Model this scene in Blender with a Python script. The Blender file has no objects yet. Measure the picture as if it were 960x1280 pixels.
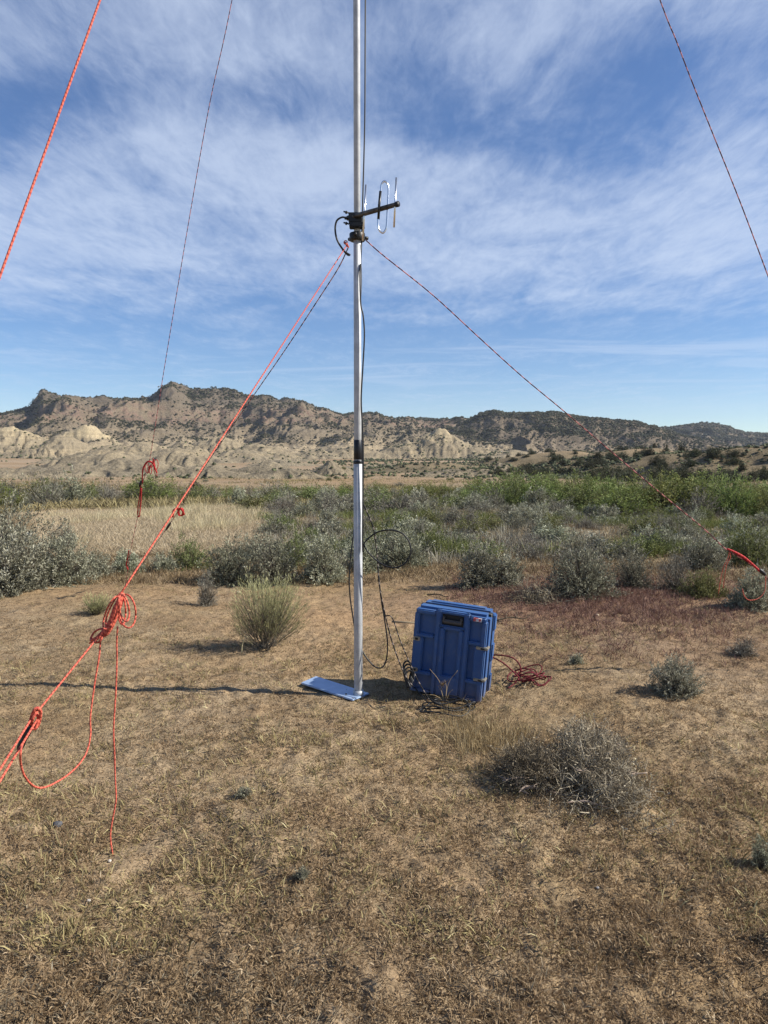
import bpy, bmesh, math, random
import numpy as np
from mathutils import Vector, Matrix

rng = np.random.default_rng(7)
random.seed(7)
SC = bpy.context.scene
COL = SC.collection
R = math.radians

# ------------------------------------------------------------------ camera
CAM = np.array([0.0, 0.0, 1.6])
F = 887.0
PITCH = math.atan((640 - 580) / F)
cp, sp = math.cos(PITCH), math.sin(PITCH)
FWD = np.array([0, cp, -sp]); UP = np.array([0, sp, cp])


def ray(px, py):
    px, py = np.broadcast_arrays(np.asarray(px, float), np.asarray(py, float))
    a = (px - 480) / F; b = -(py - 640) / F
    return np.stack([a, b * UP[1] + FWD[1], b * UP[2] + FWD[2]], -1)


def at(px, py, Y):
    d = ray(px, py)
    return CAM + d * (np.asarray(Y, float) / d[..., 1])[..., None]


def proj(P):
    P = np.asarray(P, float) - CAM
    z = P @ FWD
    return np.stack([480 + F * P[..., 0] / z, 640 - F * (P @ UP) / z], -1)


cam = bpy.data.cameras.new('camera')
cam.sensor_fit = 'HORIZONTAL'; cam.sensor_width = 36; cam.lens = 36 * F / 960
cam.clip_start = 0.05; cam.clip_end = 60000
co = bpy.data.objects.new('camera', cam); COL.objects.link(co)
co.location = CAM; co.rotation_euler = (math.pi / 2 - PITCH, 0, 0)
SC.camera = co


# ------------------------------------------------------------------ noise
def _h(ix, iy, s):
    ix = ix.astype(np.int64); iy = iy.astype(np.int64)
    n = (ix * 374761393 + iy * 668265263 + s * 2147483647 + 12345) & 0xFFFFFFFF
    n = ((n ^ (n >> 13)) * 1274126177) & 0xFFFFFFFF
    n = ((n ^ (n >> 16)) * 2246822519) & 0xFFFFFFFF
    return ((n ^ (n >> 15)) & 0xFFFFFF) / float(0xFFFFFF)


def vn(x, y, s=0):
    x = np.asarray(x, float); y = np.asarray(y, float)
    x, y = np.broadcast_arrays(x, y)
    xi = np.floor(x); yi = np.floor(y)
    u = x - xi; v = y - yi
    u = u * u * u * (u * (u * 6 - 15) + 10); v = v * v * v * (v * (v * 6 - 15) + 10)
    a = _h(xi, yi, s); b = _h(xi + 1, yi, s); c = _h(xi, yi + 1, s); d = _h(xi + 1, yi + 1, s)
    return (a * (1 - u) + b * u) * (1 - v) + (c * (1 - u) + d * u) * v


def fbm(x, y, o=4, s=0, g=0.5):
    t = 0; a = 1; n = 0
    x = np.asarray(x, float); y = np.asarray(y, float)
    for i in range(o):
        t = t + a * vn(x, y, s + i * 17); n += a
        x, y = x * 1.63 + y * 1.18 + 3.1, y * 1.63 - x * 1.18 + 7.7
        a *= g
    return t / n


def ridged(x, y, o=4, s=0, g=0.5):
    t = 0; a = 1; n = 0
    x = np.asarray(x, float); y = np.asarray(y, float)
    for i in range(o):
        t = t + a * (1 - np.abs(2 * vn(x, y, s + i * 13) - 1)); n += a
        x = x * 2.03 + 5.3; y = y * 2.03 + 1.7; a *= g
    return t / n


def sstep(a, b, x):
    t = np.clip((np.asarray(x, float) - a) / (b - a), 0, 1)
    return t * t * (3 - 2 * t)


# ------------------------------------------------------------------ terrain height
def H(x, y):
    x = np.asarray(x, float); y = np.asarray(y, float)
    r = np.hypot(x, y)
    z = -1.6 * sstep(9, 72, r) - 0.6 * sstep(60, 250, r) + 11 * sstep(300, 900, r)
    z = z + (fbm(x / 14, y / 14, 3, 5) - .5) * 0.9 * sstep(12, 45, r) * (1 - sstep(300, 500, r))
    near = 1 - sstep(14, 30, r)
    # gentle rise on the right just behind the clearing, as in the photograph
    z = z + 0.10 * np.exp(-((x - 3.2) ** 2 / 5 + (y - 8.0) ** 2 / 6)) * near
    z = z + (fbm(x / 1.7, y / 1.7, 3, 11) - .5) * 0.10 * near * sstep(0.8, 2.5, r)
    return z


def micro(x, y):
    """centimetre relief of the trampled dry ground"""
    r = np.hypot(x, y)
    near = 1 - sstep(9, 16, r)
    m = (fbm(x / .34, y / .34, 3, 31) - .5) * .014 + (fbm(x / .075, y / .075, 3, 41) - .5) * .034 + np.maximum(fbm(x / .12, y / .12, 3, 51) - .54, 0) * .055
    flat = 1 - np.exp(-((x + .36) ** 2 / .10 + (y - 4.98) ** 2 / .05) ** 2)      # the plate has been bedded in level soil
    return m * near * flat


def ground(px, py):
    d = ray(px, py)
    t = 0.5
    for _ in range(4000):
        P = CAM + d * t
        g = H(P[0], P[1])
        if P[2] <= g:
            break
        t += max(0.02, (P[2] - g) * 0.5)
    P = CAM + d * t
    return np.array([P[0], P[1], float(H(P[0], P[1]))])


# ------------------------------------------------------------------ mesh builder
class MB:
    def __init__(s):
        s.V = []; s.F = []; s.M = []; s.T = []; s.L = []; s.n = 0

    def add(s, V, Fc, tint=0.5, ln=0.0, m=0):
        V = np.asarray(V, float).reshape(-1, 3); Fc = np.asarray(Fc, np.int64)
        s.V.append(V); s.F.append(Fc + s.n); s.M.append(np.full(len(Fc), m))
        s.T.append(np.broadcast_to(np.asarray(tint, float), (len(V),)))
        s.L.append(np.broadcast_to(np.asarray(ln, float), (len(V),)))
        s.n += len(V)
        return s

    def mesh(s, name, mats, origin=(0, 0, 0), smooth=True):
        me = bpy.data.meshes.new(name)
        V = np.concatenate(s.V) - np.asarray(origin, float)
        me.vertices.add(len(V)); me.vertices.foreach_set('co', V.astype(np.float32).ravel())
        idx = np.concatenate([f.ravel() for f in s.F]).astype(np.int32)
        sizes = np.concatenate([np.full(len(f), f.shape[1]) for f in s.F]).astype(np.int32)
        starts = np.concatenate([[0], np.cumsum(sizes)[:-1]]).astype(np.int32)
        me.loops.add(len(idx)); me.loops.foreach_set('vertex_index', idx)
        me.polygons.add(len(sizes)); me.polygons.foreach_set('loop_start', starts)
        me.polygons.foreach_set('loop_total', sizes)
        me.polygons.foreach_set('material_index', np.concatenate(s.M).astype(np.int32))
        me.polygons.foreach_set('use_smooth', np.full(len(sizes), smooth))
        for nm, arr in (('tint', s.T), ('len', s.L)):
            at_ = me.attributes.new(nm, 'FLOAT', 'POINT')
            at_.data.foreach_set('value', np.concatenate(arr).astype(np.float32))
        for mt in (mats if isinstance(mats, (list, tuple)) else [mats]):
            me.materials.append(mt)
        me.update(calc_edges=True)
        me.validate()
        return me


def obj(name, me, parent=None, loc=(0, 0, 0)):
    if isinstance(me, bmesh.types.BMesh):
        raise ValueError
    o = bpy.data.objects.new(name, me); COL.objects.link(o)
    o.location = loc
    if parent is not None:
        o.parent = parent
    return o


def tag(o, label=None, cat=None, group=None, kind=None):
    if label: o['label'] = label
    if cat: o['category'] = cat
    if group: o['group'] = group
    if kind: o['kind'] = kind
    return o


def thing(name, label, cat, loc=(0, 0, 0), rot=(0, 0, 0), group=None):
    o = bpy.data.objects.new(name, None); COL.objects.link(o)
    o.location = loc; o.rotation_euler = rot; o.empty_display_size = .2
    return tag(o, label, cat, group)


def tube(pts, rad, sides=8, cap=True):
    """swept tube; returns V, quads, len"""
    P = np.asarray(pts, float); n = len(P)
    T = np.gradient(P, axis=0); T /= np.linalg.norm(T, axis=1, keepdims=True) + 1e-12
    up = np.array([0, 0, 1.0]) if abs(T[0][2]) < .9 else np.array([1.0, 0, 0])
    A = np.cross(T[0], up); A /= np.linalg.norm(A)
    fr = []
    for i in range(n):
        A = A - T[i] * (A @ T[i]); A /= np.linalg.norm(A) + 1e-12
        fr.append((A.copy(), np.cross(T[i], A)))
    rad = np.broadcast_to(np.asarray(rad, float), (n,))
    ang = np.linspace(0, 2 * np.pi, sides, endpoint=False)
    V = np.concatenate([P[i] + rad[i] * (np.cos(ang)[:, None] * fr[i][0] + np.sin(ang)[:, None] * fr[i][1]) for i in range(n)])
    ln = np.repeat(np.concatenate([[0], np.cumsum(np.linalg.norm(np.diff(P, axis=0), axis=1))]), sides)
    i, j = np.meshgrid(np.arange(n - 1), np.arange(sides), indexing='ij')
    a = i * sides + j; b = i * sides + (j + 1) % sides
    Q = np.stack([a, b, b + sides, a + sides], -1).reshape(-1, 4)
    if cap:
        V = np.concatenate([V, P[:1], P[-1:]]); ln = np.concatenate([ln, ln[:1], ln[-1:]])
        k = len(V) - 2
        j = np.arange(sides)
        c0 = np.stack([np.full(sides, k), (j + 1) % sides, j, j], -1)[:, :3]
        c1 = np.stack([np.full(sides, k + 1), (n - 1) * sides + j, (n - 1) * sides + (j + 1) % sides], -1)
        return V, Q, ln, np.concatenate([c0, c1])
    return V, Q, ln, None


def add_tube(mb, pts, rad, sides=8, tint=.5, m=0, cap=True):
    V, Q, ln, C = tube(pts, rad, sides, cap)
    off = mb.n
    mb.add(V, Q, tint, ln, m)
    if C is not None:
        mb.F.append(C + off); mb.M.append(np.full(len(C), m))
    return mb


def crom(pts, per=8):
    P = np.asarray(pts, float)
    P = np.concatenate([[2 * P[0] - P[1]], P, [2 * P[-1] - P[-2]]])
    out = []
    for i in range(1, len(P) - 2):
        p0, p1, p2, p3 = P[i - 1:i + 3]
        for t in np.linspace(0, 1, per, endpoint=False):
            out.append(.5 * ((2 * p1) + (p2 - p0) * t + (2 * p0 - 5 * p1 + 4 * p2 - p3) * t * t + (3 * p1 - p0 - 3 * p2 + p3) * t ** 3))
    out.append(P[-2])
    return np.array(out)


def ribbons(mb, base, tip, width, tint, sag=None, seg=2, m=0):
    """flat tapering blades, vectorised"""
    base = np.asarray(base, float); tip = np.asarray(tip, float); n = len(base)
    d = tip - base
    side = np.cross(d, rng.normal(size=(n, 3))); side /= np.linalg.norm(side, axis=1, keepdims=True) + 1e-12
    w = np.broadcast_to(np.asarray(width, float), (n,))[:, None] * .5
    mid = base + d * .55 + (0 if sag is None else sag)
    if seg == 2:
        V = np.stack([base - side * w, base + side * w, mid - side * w * .8, mid + side * w * .8, tip], 1)
        q = np.arange(n)[:, None] * 5
        mb.add(V.reshape(-1, 3), q + np.array([[0, 1, 3, 2]]), np.repeat(tint, 5), 0, m)
        tri = q + np.array([[2, 3, 4]])
        mb.F.append(tri + mb.n - n * 5); mb.M.append(np.full(n, m))
    else:
        V = np.stack([base - side * w, base + side * w, tip], 1)
        mb.add(V.reshape(-1, 3), np.arange(n)[:, None] * 3 + np.array([[0, 1, 2]]), np.repeat(tint, 3), 0, m)


def leaves(mb, base, d, ln, wd, tint, m=0):
    n = len(base)
    side = np.cross(d, rng.normal(size=(n, 3))); side /= np.linalg.norm(side, axis=1, keepdims=True) + 1e-12
    d = d / (np.linalg.norm(d, axis=1, keepdims=True) + 1e-12)
    ln = np.broadcast_to(ln, (n,))[:, None]; wd = np.broadcast_to(wd, (n,))[:, None]
    V = np.stack([base, base + d * ln * .55 + side * wd * .5, base + d * ln, base + d * ln * .55 - side * wd * .5], 1)
    mb.add(V.reshape(-1, 3), np.arange(n)[:, None] * 4 + np.array([[0, 1, 2, 3]]), np.repeat(tint, 4), 0, m)


# ------------------------------------------------------------------ materials
class NT:
    def __init__(s, name):
        s.m = bpy.data.materials.new(name); s.m.use_nodes = True
        s.t = s.m.node_tree; s.N = s.t.nodes
        s.b = s.N['Principled BSDF']; s.out = s.N['Material Output']

    def n(s, typ, **kw):
        nd = s.N.new(typ)
        for k, v in kw.items():
            if k.startswith('i_'):
                nd.inputs[int(k[2:]) if k[2:].isdigit() else k[2:]].default_value = v
            else:
                setattr(nd, k, v)
        return nd

    def l(s, a, b):
        s.t.links.new(a, b)

    def pos(s):
        return s.n('ShaderNodeNewGeometry').outputs['Position']

    def objc(s):
        return s.n('ShaderNodeTexCoord').outputs['Object']

    def noise(s, vec, scale, detail=4, rough=.55, dist=0):
        nd = s.n('ShaderNodeTexNoise'); nd.inputs['Scale'].default_value = scale
        nd.inputs['Detail'].default_value = detail; nd.inputs['Roughness'].default_value = rough
        nd.inputs['Distortion'].default_value = dist
        s.l(vec, nd.inputs['Vector'])
        return nd.outputs['Fac']

    def ramp(s, fac, stops, interp='LINEAR'):
        nd = s.n('ShaderNodeValToRGB'); cr = nd.color_ramp; cr.interpolation = interp
        while len(cr.elements) > 1: cr.elements.remove(cr.elements[0])
        cr.elements[0].position = stops[0][0]; cr.elements[0].color = (*stops[0][1], 1)
        for p, c in stops[1:]:
            e = cr.elements.new(p); e.color = (*c, 1)
        s.l(fac, nd.inputs[0])
        return nd.outputs[0]

    def mix(s, fac, a, b, mode='MIX'):
        nd = s.n('ShaderNodeMix', data_type='RGBA', blend_type=mode)
        for v, i in ((fac, 0), (a, 6), (b, 7)):
            if isinstance(v, (int, float)): nd.inputs[i].default_value = v
            elif isinstance(v, tuple): nd.inputs[i].default_value = (*v, 1)
            else: s.l(v, nd.inputs[i])
        return nd.outputs[2]

    def math(s, op, a, b=0.5, c=None, clamp=False):
        nd = s.n('ShaderNodeMath', operation=op, use_clamp=clamp)
        for i, v in enumerate((a, b, c)):
            if v is None: continue
            if isinstance(v, (int, float)): nd.inputs[i].default_value = v
            else: s.l(v, nd.inputs[i])
        return nd.outputs[0]

    def attr(s, name, out='Fac'):
        return s.n('ShaderNodeAttribute', attribute_name=name).outputs[out]

    def bump(s, h, strength=.3, dist=.01):
        nd = s.n('ShaderNodeBump'); nd.inputs['Strength'].default_value = strength
        nd.inputs['Distance'].default_value = dist
        s.l(h, nd.inputs['Height']); s.l(nd.outputs[0], s.b.inputs['Normal'])

    def base(s, c, rough=.8, metal=0.0, spec=.3):
        if isinstance(c, tuple): s.b.inputs['Base Color'].default_value = (*c, 1)
        else: s.l(c, s.b.inputs['Base Color'])
        if isinstance(rough, (int, float)): s.b.inputs['Roughness'].default_value = rough
        else: s.l(rough, s.b.inputs['Roughness'])
        s.b.inputs['Metallic'].default_value = metal
        s.b.inputs['Specular IOR Level'].default_value = spec
        return s


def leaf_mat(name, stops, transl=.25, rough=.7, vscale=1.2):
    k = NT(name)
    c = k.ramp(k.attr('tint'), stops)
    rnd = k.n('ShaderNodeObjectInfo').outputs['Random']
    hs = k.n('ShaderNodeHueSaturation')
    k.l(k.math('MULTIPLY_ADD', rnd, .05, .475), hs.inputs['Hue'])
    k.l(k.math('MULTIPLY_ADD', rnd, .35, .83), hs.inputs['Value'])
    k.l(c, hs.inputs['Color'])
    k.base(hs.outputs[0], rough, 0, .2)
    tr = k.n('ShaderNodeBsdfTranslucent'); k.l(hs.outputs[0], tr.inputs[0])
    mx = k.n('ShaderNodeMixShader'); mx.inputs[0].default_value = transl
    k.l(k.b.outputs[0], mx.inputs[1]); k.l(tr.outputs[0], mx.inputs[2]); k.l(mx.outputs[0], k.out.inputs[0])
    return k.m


SAGE = leaf_mat('sage_leaf', [(0, (.09, .088, .055)), (.4, (.27, .268, .18)), (.75, (.44, .435, .31)), (1, (.60, .59, .46))])
DARKSAGE = leaf_mat('dark_sage_leaf', [(0, (.065, .062, .042)), (.45, (.195, .188, .127)), (.8, (.35, .34, .24)), (1, (.52, .505, .39))])
GREENSHRUB = leaf_mat('green_leaf', [(0, (.065, .072, .022)), (.5, (.165, .178, .062)), (1, (.30, .31, .13))])
WILLOW = leaf_mat('willow_leaf', [(0, (.062, .076, .020)), (.5, (.178, .202, .058)), (1, (.33, .35, .13))], .3)
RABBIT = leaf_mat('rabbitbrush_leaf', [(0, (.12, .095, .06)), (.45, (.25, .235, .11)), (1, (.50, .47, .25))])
TWIGGY = leaf_mat('grey_twig_leaf', [(0, (.09, .078, .062)), (.5, (.22, .20, .155)), (1, (.38, .35, .28))], .15)
JUNIPER = leaf_mat('juniper_leaf', [(0, (.026, .028, .012)), (.5, (.058, .060, .027)), (1, (.115, .115, .055))], .1)
DRYGRASS = leaf_mat('dry_grass', [(0, (.125, .084, .042)), (.35, (.27, .194, .100)), (.7, (.41, .31, .172)), (1, (.60, .50, .32))], .25)
MEADOW = leaf_mat('meadow_straw', [(0, (.28, .22, .13)), (.5, (.46, .37, .235)), (1, (.62, .53, .36))], .3)
REDGRASS = leaf_mat('red_cheatgrass', [(0, (.09, .050, .038)), (.5, (.20, .115, .085)), (1, (.34, .24, .16))], .2)
OLIVEGRASS = leaf_mat('olive_grass', [(0, (.10, .075, .038)), (.5, (.245, .190, .095)), (1, (.44, .36, .19))], .25)
GREENGRASS = leaf_mat('green_grass', [(0, (.06, .075, .02)), (.5, (.13, .155, .045)), (1, (.26, .27, .10))], .3)
BARK = leaf_mat('bark', [(0, (.045, .036, .028)), (.5, (.11, .092, .074)), (1, (.26, .23, .19))], 0, .9)
DEADTWIG = leaf_mat('dead_twig', [(0, (.055, .040, .028)), (.5, (.20, .155, .110)), (1, (.50, .42, .315))], 0.05, .9)


def ground_mat():
    k = NT('dry_ground')
    p = k.pos()
    zone = k.attr('Col', 'Color')
    n1 = k.noise(p, 2.2, 5, .6)
    n2 = k.noise(p, 16, 5, .65)
    n3 = k.noise(p, 90, 4, .7)
    n4 = k.noise(p, .25, 4, .55)
    c = k.mix(k.math('MULTIPLY', k.ramp(n1, [(.35, (0, 0, 0)), (.7, (1, 1, 1))]), .55), zone, (.28, .185, .105), 'MIX')
    c = k.mix(.9, c, k.ramp(n2, [(.25, (.46, .44, .42)), (.5, (.98, .98, .98)), (.75, (1.35, 1.32, 1.26))]), 'MULTIPLY')
    c = k.mix(.8, c, k.ramp(n3, [(.30, (.36, .33, .30)), (.5, (1, 1, 1)), (.70, (1.6, 1.54, 1.44))]), 'MULTIPLY')
    c = k.mix(.7, c, k.ramp(n4, [(.3, (.75, .75, .76)), (.7, (1.2, 1.18, 1.14))]), 'MULTIPLY')
    k.base(c, .95, 0, .1)
    h = k.math('ADD', k.math('MULTIPLY', n2, .6), k.math('MULTIPLY', n3, .4))
    k.bump(h, .7, .03)
    return k.m


def rock_mat(name, low, mid, high, band, red=None, scale=1.0, zs=1.0, z0=0.0, z1=100.0):
    """layered sedimentary slope: colour by real strata height, gully soil, rubble"""
    k = NT(name)
    p = k.pos()
    sx = k.n('ShaderNodeSeparateXYZ'); k.l(p, sx.inputs[0])
    nb = k.noise(p, .012 / scale, 5, .6)
    nm = k.noise(p, .05 / scale, 6, .65)
    nf = k.noise(p, .25 / scale, 5, .7)
    zz = k.math('MULTIPLY_ADD', k.math('SUBTRACT', nb, .5), (z1 - z0) * .5, sx.outputs[2])
    t = k.math('DIVIDE', k.math('SUBTRACT', zz, z0), z1 - z0, clamp=True)
    c = k.ramp(t, [(0, low), (.14, low), (.28, mid), (.70, mid), (.9, high)])
    # thin strata
    mp = k.n('ShaderNodeMapping'); mp.inputs['Scale'].default_value = (.002, .002, zs)
    k.l(p, mp.inputs[0])
    st = k.noise(mp.outputs[0], 1.0, 4, .6)
    c = k.mix(.55, c, k.ramp(st, [(.3, (.62, .60, .58)), (.5, (1, 1, 1)), (.68, (1.25, 1.2, 1.12))]), 'MULTIPLY')
    if red:
        rb = k.ramp(k.math('MULTIPLY', k.ramp(t, [(.4, (0, 0, 0)), (.52, (1, 1, 1)), (.66, (1, 1, 1)), (.8, (0, 0, 0))]), k.ramp(nm, [(.42, (0, 0, 0)), (.6, (1, 1, 1))])), [(0, (0, 0, 0)), (1, (.7, .7, .7))])
        c = k.mix(rb, c, red)
    c = k.mix(.8, c, k.ramp(nf, [(.3, (.60, .59, .57)), (.52, (1, 1, 1)), (.75, (1.35, 1.32, 1.26))]), 'MULTIPLY')
    c = k.mix(.5, c, k.ramp(nm, [(.3, (.68, .66, .64)), (.7, (1.2, 1.19, 1.17))]), 'MULTIPLY')
    k.base(c, .95, 0, .1)
    k.bump(k.math('ADD', nf, nm), .8, 4.0 * scale)
    return k.m


# ------------------------------------------------------------------ sky + sun
SUN_EL = R(36); SUN_AZ = R(95)          # azimuth clockwise from +Y
sdir = np.array([math.sin(SUN_AZ) * math.cos(SUN_EL), math.cos(SUN_AZ) * math.cos(SUN_EL), math.sin(SUN_EL)])
sun = bpy.data.lights.new('sun', 'SUN'); sun.energy = 4.3; sun.angle = R(.53); sun.color = (1, .95, .86)
so = bpy.data.objects.new('sun', sun); COL.objects.link(so)
so.rotation_euler = Vector(-sdir).to_track_quat('-Z', 'Y').to_euler()
so.location = (40, -5, 40)

W = bpy.data.worlds.new('World'); SC.world = W; W.use_nodes = True
t = W.node_tree; N = t.nodes
bg = N['Background']
sky = N.new('ShaderNodeTexSky'); sky.sky_type = 'NISHITA'; sky.sun_disc = False
sky.sun_elevation = SUN_EL; sky.sun_rotation = SUN_AZ
sky.altitude = 1500; sky.air_density = 1.0; sky.dust_density = .25; sky.ozone_density = 2.0


def wn(typ, **kw):
    nd = N.new(typ)
    for k_, v in kw.items(): setattr(nd, k_, v)
    return nd


def wm(op, a, b=0.0, c=None, clamp=False):
    nd = wn('ShaderNodeMath', operation=op, use_clamp=clamp)
    for i, v in enumerate((a, b, c)):
        if v is None: continue
        if isinstance(v, (int, float)): nd.inputs[i].default_value = v
        else: t.links.new(v, nd.inputs[i])
    return nd.outputs[0]


def wnoise(vec, scale, detail, rough, dist=0.0, sc=(1, 1, 1), loc=(0, 0, 0), rz=0.0):
    mp = wn('ShaderNodeMapping')
    mp.inputs['Location'].default_value = loc; mp.inputs['Scale'].default_value = sc; mp.inputs['Rotation'].default_value = (0, 0, rz)
    t.links.new(vec, mp.inputs[0])
    nd = wn('ShaderNodeTexNoise')
    nd.inputs['Scale'].default_value = scale; nd.inputs['Detail'].default_value = detail
    nd.inputs['Roughness'].default_value = rough; nd.inputs['Distortion'].default_value = dist
    t.links.new(mp.outputs[0], nd.inputs['Vector'])
    return nd.outputs['Fac']


def wmap(x, a, b, c=0.0, d=1.0):
    nd = wn('ShaderNodeMapRange', interpolation_type='SMOOTHSTEP')
    for i, v in enumerate((x, a, b, c, d)):
        if isinstance(v, (int, float)): nd.inputs[i].default_value = v
        else: t.links.new(v, nd.inputs[i])
    return nd.outputs[0]


tc = wn('ShaderNodeTexCoord')
sep = wn('ShaderNodeSeparateXYZ'); t.links.new(tc.outputs['Generated'], sep.inputs[0])
dz = wm('MAXIMUM', sep.outputs[2], .02)
cx = wm('DIVIDE', sep.outputs[0], dz); cy = wm('DIVIDE', sep.outputs[1], dz)
comb = wn('ShaderNodeCombineXYZ'); t.links.new(cx, comb.inputs[0]); t.links.new(cy, comb.inputs[1])
cv = comb.outputs[0]
big = wnoise(cv, .55, 4, .55, .6, (1, 1, 1), (3.1, 1.7, 0))
cyw = wm('MULTIPLY_ADD', wm('SUBTRACT', big, .5), 1.8, cy)         # wavy band edge
band = wm('MULTIPLY', wmap(cyw, 1.95, 2.55), wmap(cyw, 3.3, 5.4, 1, 0))
fib = wnoise(cv, 1.5, 9, .60, .9, (.85, .62, 1), (0, 4, 0), R(-24))
fib2 = wnoise(cv, 4.2, 8, .65, .8, (1.0, .50, 1), (2, 0, 0), R(-46))
fine = wnoise(cv, 15.0, 6, .7, .4, (1.2, .4, 1), (0, 0, 0), R(-40))
dens = wm('ADD', wm('MULTIPLY', fib, .44), wm('ADD', wm('MULTIPLY', fib2, .34), wm('MULTIPLY', fine, .22)))
dens = wm('ADD', dens, wm('MULTIPLY_ADD', band, .20, -.09))
hi = wm('MULTIPLY', wmap(cyw, 1.2, 1.6), wmap(cyw, 1.7, 2.2, 1, 0))
dens = wm('MULTIPLY_ADD', hi, .16, dens)
a1 = wmap(dens, .35, .75, .09, .72)
# thin level streaks low over the hills
stn = wnoise(cv, .55, 8, .62, 1.0, (.40, 1.0, 1), (5.3, 2.2, 0), R(4))
strk = wm('MULTIPLY', wmap(stn, .47, .66, 0, .42), wm('MULTIPLY', wmap(cy, 3.6, 4.4), wmap(cy, 8.0, 11.0, 1, 0)))
alpha = wm('MAXIMUM', a1, strk)
above = wmap(sep.outputs[2], .03, .08)
alpha = wm('MULTIPLY', alpha, above)
hs = wn('ShaderNodeHueSaturation'); hs.inputs['Saturation'].default_value = 1.34; hs.inputs['Hue'].default_value = .508
t.links.new(sky.outputs[0], hs.inputs['Color'])
mx = wn('ShaderNodeMix', data_type='RGBA')
t.links.new(alpha, mx.inputs[0]); t.links.new(hs.outputs[0], mx.inputs[6]); mx.inputs[7].default_value = (5.3, 6.1, 7.6, 1)
t.links.new(mx.outputs[2], bg.inputs[0]); bg.inputs[1].default_value = .068

SC.view_settings.view_transform = 'Standard'; SC.view_settings.look = 'None'
SC.view_settings.exposure = 0.93; SC.view_settings.gamma = 1

# ------------------------------------------------------------------ ground sheet
GM = ground_mat()


def grid_faces(nr, nc, wrap=False):
    i, j = np.meshgrid(np.arange(nr - 1), np.arange(nc if wrap else nc - 1), indexing='ij')
    a = i * nc + j; b = i * nc + (j + 1) % nc
    return np.stack([a, b, b + nc, a + nc], -1).reshape(-1, 4)


ang = np.concatenate([np.linspace(-180, -44, 40, endpoint=False), np.linspace(-44, 44, 340, endpoint=False), np.linspace(44, 180, 40, endpoint=False)])
ang = np.radians(ang)
rad = np.concatenate([[.02, .2, .5, .8, 1.1], 1.4 * np.exp(np.arange(0, math.log(16 / 1.4), .0055)), 16.2 * np.exp(np.arange(0, math.log(5000 / 16), .025))])
RR, AA = np.meshgrid(rad, ang, indexing='ij')
GX = RR * np.sin(AA); GY = RR * np.cos(AA)
GZ = H(GX, GY) + micro(GX, GY)


def zone_cols(x, y):
    r = np.hypot(x, y)
    straw = np.array([.285, .215, .130]); dark = np.array([.19, .138, .080]); red = np.array([.195, .105, .075])
    orange = np.array([.35, .235, .13]); scrub = np.array([.225, .20, .13]); meadow = np.array([.36, .285, .17]); pink = np.array([.30, .225, .145])
    sand = np.array([.39, .305, .195])
    c = straw + (fbm(x / 1.1, y / 1.1, 4, 61)[..., None] - .5) * .10
    c = c + (dark - c) * (sstep(.48, .62, fbm(x / .7, y / .7, 4, 65)) * .5)[..., None]

    def put(c, col, w): return c + (col - c) * np.clip(w, 0, 1)[..., None]
    n = fbm(x / .9, y / .9, 3, 71)
    c = put(c, sand, sstep(.55, .68, fbm(x / .5, y / .5, 3, 77)) * .30)
    c = put(c, sand, 0.8 * np.exp(-((x + 1.05) ** 2 / .03 + (y - 2.75) ** 2 / .02)))
    c = put(c, sand, 0.6 * np.exp(-((x + 1.75) ** 2 / .10 + (y - 2.95) ** 2 / .05)))
    c = put(c, orange, .75 * np.exp(-((x + .7) ** 2 / 1.1 + (y - 7.3) ** 2 / 2.6)) * (n + .45))
    c = put(c, orange, .5 * np.exp(-((x + 3.0) ** 2 / 2.5 + (y - 8.7) ** 2 / .5)) * (n + .4))
    c = put(c, red, 1.1 * np.exp(-((x - 2.3) ** 2 / 3.2 + (y - 8.2) ** 2 / 2.2)) * (n + .35))
    c = put(c, red, .4 * np.exp(-((x - 3.2) ** 2 / 2.2 + (y - 6.2) ** 2 / 1.2)) * (n + .3))
    w = sstep(9.5, 13, r)
    c = put(c, scrub + (fbm(x / 6, y / 6, 3, 81)[..., None] - .5) * .10, w)
    u = x / np.maximum(y, .1)
    c = put(c, meadow, sstep(13, 16, r) * (1 - sstep(40, 52, r)) * sstep(-.56, -.48, u) * (1 - sstep(-.17, -.10, u)) * (y > 0))
    c = put(c, pink + (fbm(x / 40, y / 40, 3, 85)[..., None] - .5) * .12, sstep(80, 130, r))
    return np.clip(c, .02, .8)


mb = MB(); mb.add(np.stack([GX, GY, GZ], -1).reshape(-1, 3), grid_faces(len(rad), len(ang), True)[:, ::-1])
gme = mb.mesh('ground', GM)
zc = zone_cols(GX, GY).reshape(-1, 3)
ca = gme.color_attributes.new('Col', 'FLOAT_COLOR', 'POINT')
ca.data.foreach_set('color', np.concatenate([zc, np.ones((len(zc), 1))], 1).astype(np.float32).ravel())
tag(obj('ground', gme), kind='structure')

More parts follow.
